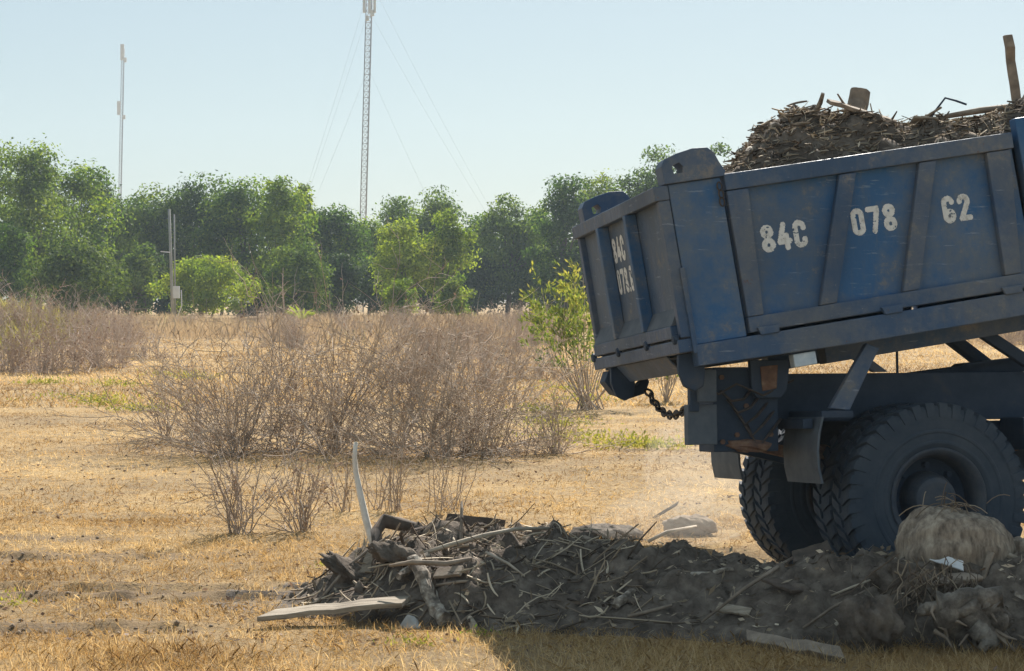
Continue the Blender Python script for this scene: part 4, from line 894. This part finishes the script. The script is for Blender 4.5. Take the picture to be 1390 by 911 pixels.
# far dry brush: copies of three bushes
DL = 'grey dry bush in the brush band across the far field'; DG = 'dry bushes far across the field'
protos = []
rng = np.random.RandomState(77)
spots = []
for px, py, s in ((20, 505, 1.), (70, 507, 1.05), (115, 500, .95), (150, 496, .9), (185, 490, .75), (0, 490, 1.15), (45, 488, 1.1), (95, 486, 1.1), (135, 482, .95)): spots.append((px, py, s * .85))
for k in range(72):
    px = rng.uniform(-60, 760); py = rng.uniform(448, 482); pole_gap = 170 < px < 345
    spots.append((px, min(py, 458) if pole_gap else py, rng.uniform(.35, .5) if pole_gap else rng.uniform(.4, .8)))
for k in range(14): spots.append((rng.uniform(1150, 1430), rng.uniform(455, 478), rng.uniform(.6, 1.0)))
spots += [(560, 520, .7), (640, 530, .65), (720, 515, .6), (600, 500, .8), (670, 495, .8)]
for i, (px, py, s) in enumerate(spots):
    L = onground(gnd(px, py))
    if i < 3:
        e = make_bush('dry_bush', L, bush_mesh(20 + i, 2.4, 1.8, 1.35, 60, 1000, .012, 5, 500, .08, .85, 6), DL, DG, ('stem_far', 'stem_far', 'dry_leaf')); protos.append(e)
    else: copy_tree(protos[rng.randint(3)], L, rng.uniform(0, 6.28), s, DL, DG)

# ------------------------------------------------------------------ green shrub by the tailgate, weeds
def leafy(name, loc, seed, h, w, nst, nlf, lf, lw, mat, label, cat='shrub', stemr=.012, up=.5, group=None, lo=.25):
    rng = np.random.RandomState(seed); loc = np.array(loc, float); e = empty(name, loc); tag(e, label, cat, group)
    az = rng.uniform(0, 2 * math.pi, nst); sp = rng.uniform(.05, math.atan(w / 2 / h) * 1.15, nst); L = h * rng.uniform(.7, 1.05, nst)
    D = np.stack([np.cos(az) * np.sin(sp), np.sin(az) * np.sin(sp), np.cos(sp)], 1); t = np.linspace(0, 1, 7)
    P = D[:, None] * (L[:, None] * t)[..., None] + np.cumsum(rng.normal(0, .015, (nst, 7, 3)), 1) * L[:, None, None] + np.stack([np.cos(az), np.sin(az), 0 * az], 1)[:, None] * (.06 * h * (t * (1 - t) * 4))[None, :, None]
    P[:, 0, :2] = rng.normal(0, .04, (nst, 2)) * w; P[:, 0, 2] = -.03
    V, F = tubes_np(P, rng.uniform(.7, 1.2, (nst, 1)) * stemr * (1 - .75 * t)[None], 4); tag(mesh_np('stems', V + loc, F, M['stem'], e), kind='stuff')
    ntw = nst * 9; si = rng.randint(0, nst, ntw); i0 = rng.randint(2, 6, ntw); fr = rng.rand(ntw, 1); B0 = P[si, i0] * (1 - fr) + P[si, i0 + 1 if False else np.minimum(i0 + 1, 6)] * fr
    q = D[si] * .8 + rng.normal(0, .5, (ntw, 3)); q /= np.linalg.norm(q, axis=1, keepdims=True); LT = h * rng.uniform(.08, .22, ntw)
    li = rng.randint(0, ntw, nlf); tt = rng.rand(nlf) ** .7; C = B0[li] + q[li] * (LT[li] * tt)[:, None] + rng.normal(0, .012 * h, (nlf, 3))
    hz = C[:, 2] / h; kp = rng.rand(nlf) < np.clip((hz - lo) * 2.2, .03, 1); C = C[kp]; li = li[kp]; n = len(C)
    Dl = q[li] * .8 + rng.normal(0, .6, (n, 3)) + np.array([0, 0, up])
    V, F = leaves_np(C + loc, Dl, rng.uniform(.6, 1.25, n) * lf, rng.uniform(.7, 1.3, n) * lw, rng)
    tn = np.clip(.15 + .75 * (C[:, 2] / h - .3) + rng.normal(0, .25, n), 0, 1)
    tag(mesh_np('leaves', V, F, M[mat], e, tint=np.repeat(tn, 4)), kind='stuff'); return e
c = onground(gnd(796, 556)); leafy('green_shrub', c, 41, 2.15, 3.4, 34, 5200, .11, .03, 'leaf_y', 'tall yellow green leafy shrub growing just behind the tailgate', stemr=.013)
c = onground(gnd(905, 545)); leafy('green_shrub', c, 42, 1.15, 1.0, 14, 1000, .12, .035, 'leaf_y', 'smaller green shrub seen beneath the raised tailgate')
rng = np.random.RandomState(51)
def weed(px, py, s, label, group, w=1.0, mat='weed', n=260):
    L = onground(gnd(px, py)); r = np.random.RandomState(int(px * 7 + py)); N = n
    C = np.stack([r.normal(0, .28 * w, N), r.normal(0, .18 * w, N), np.abs(r.normal(0, .045, N))], 1) * s; C[:, 2] += .01
    C[:, 2] += terrain(C[:, 0] + L[0], C[:, 1] + L[1]) - L[2]
    V, F = leaves_np(C + L, r.normal(0, 1, (N, 3)) + np.array([0, 0, .8]), r.uniform(.03, .075, N) * s, r.uniform(.012, .028, N) * s, r)
    e = mesh_np('weed_patch', V, F, M[mat], org=L, tint=np.repeat(r.rand(N), 4)); tag(e, label, 'weeds', group, 'stuff')
    return e
GW_ = 'low yellow green weeds far out on the dry grass'; GG = 'weed patches on the far grass'
for px, py, w in ((120, 543, 1.6), (158, 527, .9), (62, 524, .7), (188, 560, .8), (240, 510, 1.2), (262, 516, .9), (770, 530, 1.0), (790, 545, 1.0), (140, 551, .6)): weed(px, py, 1.25, GW_, GG, w)
GW2 = 'green weeds spreading over the grass below the leafy shrub'; GG2 = 'weed patches below the leafy shrub'
for px, py, w in ((760, 580, .9), (790, 600, 1.2), (845, 610, 1.0), (730, 560, .7), (880, 612, .7)): weed(px, py, 1.15, GW2, GG2, w, n=330)
weed(12, 822, .62, 'small bright weed tuft beside the tyre ruts', None, .45, n=70); weed(560, 877, .5, 'yellow green weed tuft in the grass before the concrete chunk', None, .5, n=90)
weed(447, 772, .5, 'small yellow green weed tuft left of the heap\'s root clumps', None, .5, n=70); weed(655, 866, .4, 'small dark green weed sprig at the heap\'s foot in shadow', None, .5, 'leaf_c', n=60)

# ------------------------------------------------------------------ trees
def tree(name, px, top, wpx, Y, mat, label, group=None, seed=0, lo=.12, nclump=46, leaf=.26, dens=115, cat='tree', feather=0., base=None, trunk=True, hole=.0):
    rng = np.random.RandomState(seed + 100)
    tp = at(px, top, Y); x = tp[0]; z0 = float(terrain(x, Y)); h = tp[2] - z0; w = wpx * Y / FPX; loc = np.array([x, Y, z0])
    e = empty(name, loc); tag(e, label, cat, group)
    # crown clumps
    d = rng.normal(size=(nclump, 3)); d[:, 2] += .25; d /= np.linalg.norm(d, axis=1, keepdims=True); rad = rng.uniform(.15, 1.0, nclump) ** .5
    C = d * rad[:, None] * np.array([w * .40, w * .38, h * (1 - lo) * .46]); C[:, 2] += h * (lo + (1 - lo) * .5)
    taper = 1 - .38 * np.clip((C[:, 2] / h - .55) / .45, 0, 1); C[:, :2] *= taper[:, None]
    C[:, :2] += rng.normal(0, .06 * w, (nclump, 2))
    cr = rng.uniform(.55, 1.1, nclump) * min(w, h) * .19
    n = nclump * dens; ci = rng.randint(0, nclump, n)
    o_ = rng.normal(size=(n, 3)); o_ /= np.linalg.norm(o_, axis=1, keepdims=True); o_ *= (rng.rand(n, 1) ** .45)
    Pp = C[ci] + o_ * cr[ci][:, None] * np.array([1.15, 1.15, .8]) + rng.normal(0, .05, (n, 3)) * cr[ci][:, None]
    if feather: Pp[:, 2] += np.abs(rng.normal(0, feather, n)) * (rng.rand(n) < .12)
    Pp[:, 2] = np.where(Pp[:, 2] < .1, .1 + rng.rand(n) * .5, Pp[:, 2]); kp = Pp[:, 2] < h * 1.0; Pp = Pp[kp]; ci = ci[kp]; n = len(Pp)
    Dl = (Pp - C[ci]) / (cr[ci][:, None] + .01) * .7 + rng.normal(0, .7, (n, 3)) + np.array([0, 0, .1 if not feather else .9])
    On = (Pp - C[ci]) / (cr[ci][:, None] + .01) * .8 + (C[ci] - np.array([0, 0, h * .5])) / max(w, h) * .8 + np.array([0, 0, .35]) + rng.normal(0, .45, (n, 3))
    On /= np.linalg.norm(On, axis=1, keepdims=True)
    Dl = Dl - (Dl * On).sum(1, keepdims=True) * On; Dl /= np.linalg.norm(Dl, axis=1, keepdims=True) + 1e-9
    sv = np.cross(On, Dl); Ll = (rng.uniform(.6, 1.3, n) * leaf)[:, None]; Wl = (rng.uniform(.35, .7, n) * leaf)[:, None]; Pb = Pp + loc
    V = np.stack([Pb, Pb + Dl * Ll * .5 + sv * Wl * .5, Pb + Dl * Ll, Pb + Dl * Ll * .5 - sv * Wl * .5], 1).reshape(-1, 3); F = np.arange(4 * n).reshape(-1, 4)
    tn = np.clip(.45 + rng.uniform(-.22, .30) + rng.normal(0, .17, nclump)[ci] + rng.normal(0, .16, n), 0, 1)
    tag(mesh_np('crown', V, F, M[mat], e, tint=np.repeat(tn, 4)))
    if trunk:
        r0 = .03 * h * rng.uniform(.8, 1.2) * .6; mb = MB()
        tips = C[rng.permutation(nclump)[:9]]
        fork = np.array([rng.normal(0, .03 * w), rng.normal(0, .03 * w), h * rng.uniform(.25, .36)])
        mb.tube(np.array([(0, 0, -.2), fork * .5 + np.array([.02 * w, 0, 0]), fork]) + loc, [r0 * 1.2, r0, r0 * .85], 7)
        for q in tips:
            mid = fork + (q - fork) * .5 + np.array([0, 0, -.04 * h]) + rng.normal(0, .03 * w, 3)
            mb.tube(np.array([fork - np.array([0, 0, .05]), mid, q]) + loc, [r0 * .6, r0 * .36, r0 * .1], 5)
        mb.build('trunk', M['bark'], e, smooth=True)
    return e
LB, GB = 'grey green tree at the tree line\'s outer ends, partly hidden', 'grey green trees at the ends of the tree line'
LA, GA = 'mid green tree at the tree line\'s outer ends, partly hidden', 'mid green trees at the ends of the tree line'
LD, GD = 'dark green undergrowth bush at the foot of the tree line', 'undergrowth below the tree line'
sd = 0
# tall trees on the left, backs of the row: (px, top, width px, distance, kind)
TL = {48: 'tallest grey green tree, left of the thin distant mast', 100: 'mid green tree just left of the thin distant mast', 143: 'grey green tree in front of the thin distant mast',
      185: 'mid green tree between the thin mast and the utility poles', 222: 'grey green tree right behind the utility poles', 272: 'grey green tree rising over the bright green low tree',
      325: 'mid green tree rising behind the right half of the bright low tree', 378: 'mid green rounded tree above the dull grey green bushy tree', 412: 'narrow grey green tree behind the dead sapling',
      452: 'mid green tree just left of the tall mast', 500: 'mid green tree at the foot of the tall mast', 545: 'grey green tree rising behind the light yellow green tree',
      590: 'feathery grey green tree behind the taller light green tree', 645: 'mid green tree just right of the taller light green tree', 688: 'grey green tree above the dark shade gap',
      728: 'mid green tree on the right of the dark shade gap', 768: 'mid green tree just left of the tailgate\'s far corner', 815: 'grey green tree rising behind the tailgate\'s far hook',
      858: 'grey green tree rising above the middle of the tailgate', 905: 'tall grey green tree above the tailgate\'s near corner', 958: 'tall grey green tree behind the bracket of the corner post'}
for px, top, w, Y, kd in ((-95, 215, 150, 135, 'a'), (-20, 196, 135, 138, 'b'), (48, 187, 120, 132, 'b'), (100, 212, 105, 140, 'a'), (143, 246, 80, 150, 'b'), (185, 272, 80, 160, 'a'), (222, 252, 85, 150, 'b'),
                          (272, 241, 100, 148, 'b'), (325, 243, 100, 146, 'a'), (378, 242, 95, 142, 'a'), (412, 255, 60, 150, 'b'), (452, 281, 95, 150, 'a'), (500, 300, 70, 160, 'a'), (545, 275, 90, 165, 'b'),
                          (590, 262, 75, 160, 'b'), (645, 298, 80, 165, 'a'), (688, 274, 90, 158, 'b'), (728, 288, 75, 162, 'a'), (768, 240, 85, 150, 'a'), (815, 238, 80, 156, 'b'), (858, 226, 90, 152, 'b'), (905, 206, 95, 150, 'b'), (958, 190, 95, 148, 'b'),
                          (1020, 226, 100, 152, 'a'), (1085, 236, 100, 156, 'b'), (1150, 262, 110, 158, 'a'), (1220, 255, 110, 160, 'b'), (1290, 250, 110, 158, 'a'), (1360, 245, 120, 160, 'b'), (1440, 240, 120, 158, 'a'), (1520, 235, 120, 160, 'b')):
    sd += 1
    tree('tree', px, top - 9, w * 1.32, Y, 'leaf_a' if kd == 'a' else 'leaf_b', TL.get(px, LA if kd == 'a' else LB), None if px in TL else (GA if kd == 'a' else GB), sd, .02 if kd == 'a' else .05, 54, .28, 215 if kd == 'a' else 185, feather=0 if kd == 'a' else .4)
# particular ones in front
tree('vine_covered_tree', 98, 322, 165, 112, 'leaf_d', 'dark dense vine covered bush at the left of the tree line', None, 60, .0, 60, .22, 170, 'tree')
tree('leafy_tree', 284, 343, 150, 126, 'leaf_c', 'bright green dense low tree standing beside the utility pole', None, 61, .02, 64, .22, 170)
tree('leafy_tree', 548, 292, 98, 128, 'leaf_c', 'light yellow green tree right of the tall mast', None, 62, .04, 56, .24, 140)
tree('leafy_tree', 604, 284, 88, 130, 'leaf_c', 'taller light green tree with feathery top right of the mast', None, 63, .04, 56, .24, 140, feather=.6)
tree('leafy_tree', 400, 328, 100, 125, 'leaf_b', 'dull grey green bushy tree behind the dead sapling', None, 64, .0, 52, .22, 150)
tree('leafy_tree', 460, 340, 90, 130, 'leaf_d', 'dark green bushy tree below the tall mast', None, 65, .0, 48, .24, 130)
tree('leafy_tree', 15, 300, 90, 122, 'leaf_a', 'mid green bushy tree left of the vine covered bush', None, 66, .0, 50, .24, 120)
tree('leafy_bush', 545, 378, 60, 112, 'leaf_c', 'small bright green bush at the foot of the light trees', None, 67, .0, 30, .2, 110, 'bush', trunk=False)
tree('leafy_bush', 618, 374, 52, 114, 'leaf_b', 'small pale green bush in the shade gap\'s left side', None, 68, .0, 30, .2, 110, 'bush', trunk=False)
tree('leafy_tree', 195, 330, 80, 135, 'leaf_b', 'grey green tree behind the utility pole', None, 69, .02, 40, .26, 110)
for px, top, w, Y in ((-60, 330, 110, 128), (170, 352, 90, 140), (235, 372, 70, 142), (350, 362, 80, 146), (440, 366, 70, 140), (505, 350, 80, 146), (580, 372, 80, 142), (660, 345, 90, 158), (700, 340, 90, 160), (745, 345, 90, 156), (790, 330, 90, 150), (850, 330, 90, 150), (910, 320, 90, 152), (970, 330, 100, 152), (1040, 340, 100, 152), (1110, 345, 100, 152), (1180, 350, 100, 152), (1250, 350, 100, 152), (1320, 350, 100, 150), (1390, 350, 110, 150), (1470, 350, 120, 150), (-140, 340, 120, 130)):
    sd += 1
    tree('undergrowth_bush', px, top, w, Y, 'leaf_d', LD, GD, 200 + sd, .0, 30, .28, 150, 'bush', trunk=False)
for k, px in enumerate(range(-120, 1560, 84)):
    tree('thicket_tree', px, 322 + 14 * math.sin(k * 2.3), 125, 174, 'leaf_d', 'dark green low tree deep in the thicket behind the tree line', 'trees deep in the thicket', 400 + k, .0, 26, .36, 120)
# dead sapling with agave-like plant, before the grey green tree
b = onground(gnd(385, 437)); b = np.array([at(385, 410, 100)[0], 100, float(terrain(at(385, 410, 100)[0], 100))])
e = empty('dead_sapling', b); tag(e, 'bare dead sapling standing before the tree line', 'sapling')
r = np.random.RandomState(3); mb = MB()
st_ = [b + np.array([0, 0, -.1]), b + np.array([.02, 0, 1.0]), b + np.array([-.05, 0, 1.9]), b + np.array([-.02, 0, 2.9])]
mb.tube(st_, [.05, .045, .035, .012], 6); mb.build('trunk', M['stem'], e)
for k in range(9):
    t = r.uniform(.3, .95); q = b + np.array([0, 0, 2.8 * t]); dd = np.array([r.normal(0, .35), r.normal(0, .3), r.uniform(.05, .35)])
    MB().tube([q, q + dd * .6 + np.array([0, 0, .05]), q + dd], [.018, .013, .005], 5).build('branch', M['stem'], e)
MB().tube([b + np.array([-1.05, 0, .0]), b + np.array([-.1, 0, 1.75])], .02, 5).build('prop_stick', M['stem'], e)
q = at(410, 405, 98); q[2] = float(terrain(q[0], 98)); e = empty('agave_plant', q); tag(e, 'spiky grey green plant beside the dead sapling', 'plant')
for k in range(12):
    az = k * .55; L = r.uniform(.8, 1.5); dv = np.array([math.cos(az), math.sin(az) * .8, r.uniform(.6, 1.4)]); dv /= np.linalg.norm(dv); sv = np.cross(dv, (0, 0, 1)); sv /= np.linalg.norm(sv)
    base = q + np.array([0, 0, .35]); mid = base + dv * L * .55; tip = base + dv * L + np.array([0, 0, -.25])
    V = [base - sv * .04, base + sv * .04, mid + sv * .07, tip, mid - sv * .07]; me = mesh_np('leaf', np.array(V), np.array([[0, 1, 2, 3, 4]]), M['leaf_b'], e, tint=np.full(5, .9))

# ------------------------------------------------------------------ poles and masts
def top_xy(px, py, Y): p = at(px, py, Y); return p
pb = at(235, 440, 119.0); pb[2] = float(terrain(pb[0], 119.0)); pt = at(229.5, 284, 119.0)
e = empty('utility_pole', pb); tag(e, 'thick grey utility pole with a meter box beside the bright tree', 'pole')
MB().tube([pb - np.array([0, 0, .3]), pb + (pt - pb) * .5, pt], [.10, .085, .07], 10).build('shaft', M['pole'], e, smooth=True)
q = pb + (pt - pb) * .27
MB().box(lambda a, b_, c: q + np.array([a, b_, c]), .12, .46, -.32, -.13, -.35, .35).build('meter_box', M['mast_white'], e, bevel=.01)
q2 = pb + (pt - pb) * .62
MB().box(lambda a, b_, c: q2 + np.array([a, b_, c + a * -.1]), -.55, .0, -.2, -.14, -.03, .03).build('arm', M['mast_white'], e)
MB().tube([pb + np.array([.12, -.12, 0]), pb + np.array([.55, -.3, 1.0]), pb + np.array([.5, -.16, 1.9])], .035, 6).build('cable_pipe', M['mast_white'], e)
pb2 = at(238, 440, 121.0); pb2[2] = float(terrain(pb2[0], 121.0)); pt2 = at(236.5, 291, 121.0)
e = empty('utility_pole', pb2); tag(e, 'slimmer pale pole standing close behind the meter box pole', 'pole')
MB().tube([pb2 - np.array([0, 0, .3]), pt2], [.055, .045], 8).build('shaft', M['pole'], e, smooth=True)
def mast(px0, px1, pyb, pyt, Y, face, rleg, nb, label, guys=None, ant=()):
    b = at(px0, pyb, Y); t = at(px1, pyt, Y); ax = t - b; b = b - ax * (b[2] / ax[2]); ax = t - b; H = np.linalg.norm(ax); 
    e = empty('lattice_mast', b); tag(e, label, 'mast')
    corners = [np.array([math.cos(w), math.sin(w), 0]) * face / math.sqrt(3) for w in (R(-60), R(60), R(180))]
    for c in corners: MB().tube([b + c, b + ax * .5 + c, t + c], rleg, 6).build('leg', M['steel_mast'], e, smooth=True)
    mb = []; rr = []
    for k in range(nb):
        for i in range(3):
            p0 = b + ax * (k / nb) + corners[i]; p1 = b + ax * ((k + 1) / nb) + corners[(i + 1) % 3]; p2 = b + ax * ((k + 1) / nb) + corners[i]
            mb.append([p0, p1]); mb.append([p2, p1])
    V, F = tubes_np(np.array(mb), np.full((len(mb), 2), rleg * .55), 3)
    tag(mesh_np('bracing', V, F, M['steel_mast'], e), kind='stuff')
    for f_, w, hgt, dx in ant:
        q = b + ax * f_; MB().box(lambda a, bb, c: q + np.array([a, bb, c]), dx - w / 2, dx + w / 2, -face * .8 - .15, -face * .8 + .1, -hgt / 2, hgt / 2).build('antenna', M['mast_white'], e, bevel=.02)
    for f_, ex, ey in (guys or ()):
        q = b + ax * f_; s = np.array([b[0] + ex, b[1] + ey, 0.]); tt = np.linspace(0, 1, 12)[:, None]
        P = q + (s - q) * tt + np.array([0, 0, -1.0]) * (4 * tt * (1 - tt)) * .022 * np.linalg.norm(s - q)
        MB().tube(P, .008, 4).build('guy_wire', M['wire'], e)
    return e
mast(494, 503.5, 297, -40, 205, .66, .05, 60, 'tall grey lattice mast with guy wires rising behind the trees',
     [(.97, 19, -2), (.88, 19, -2), (.72, 12.5, -2), (.97, -9, -6), (.9, -9, -6), (.72, -9, -6)],
     [(.905, .25, 2.0, -.55), (.905, .25, 2.0, .5), (.9, .25, 1.8, .0), (.875, .4, .6, .3), (.86, .3, .5, -.2)])
mast(163, 167.5, 275, 66, 390, .55, .05, 90, 'thin distant lattice mast rising over the left trees', None,
     [(.985, .7, 3.0, -.1), (.955, .5, .9, .5), (.77, .6, 2.6, -.55), (.735, .5, .8, .5), (.35, .5, 2.2, .3)])

# ------------------------------------------------------------------ air
def vol_mat(name, colr, dens, aniso):
    m = bpy.data.materials.new(name); m.use_nodes = True; nt = m.node_tree; nt.nodes.remove(nt.nodes['Principled BSDF'])
    v = node(nt, 'ShaderNodeVolumePrincipled'); v.inputs['Color'].default_value = (*colr, 1); v.inputs['Density'].default_value = dens; v.inputs['Anisotropy'].default_value = aniso
    nt.links.new(v.outputs[0], nt.nodes['Material Output'].inputs['Volume']); return m
dm = MB()
for px, py, Y, rx, rz in ((925, 700, 14.6, .55, .22), (955, 670, 14.9, .45, .40), (930, 630, 15.2, .32, .36), (890, 712, 14.8, .5, .14)):
    q = at(px, py, Y); n = 12
    V = [q + np.array([rx * math.sin(math.pi * i / n) * math.cos(math.pi * j / n), .35 * math.sin(math.pi * i / n) * math.sin(math.pi * j / n), rz * math.cos(math.pi * i / n)]) for i in range(n + 1) for j in range(2 * n)]
    dm.add(V, [(i * 2 * n + j, i * 2 * n + (j + 1) % (2 * n), (i + 1) * 2 * n + (j + 1) % (2 * n), (i + 1) * 2 * n + j) for i in range(n) for j in range(2 * n)])
tag(dm.build('dust', vol_mat('raised_dust', (.95, .88, .78), .30, .3), org=gnd(930, 735)), 'pale dust drifting up behind the heap beside the truck', 'dust', kind='stuff')
hz = MB().box(lambda a, b_, c: np.array([a, b_, c]), -520, 520, -90, 720, -2.2, 62).build('haze', vol_mat('air_haze', (.76, .90, 1.0), .00045, .1), org=(0, 300, 0))
tag(hz, 'thin pale summer haze filling the air over the field', 'haze', kind='stuff')
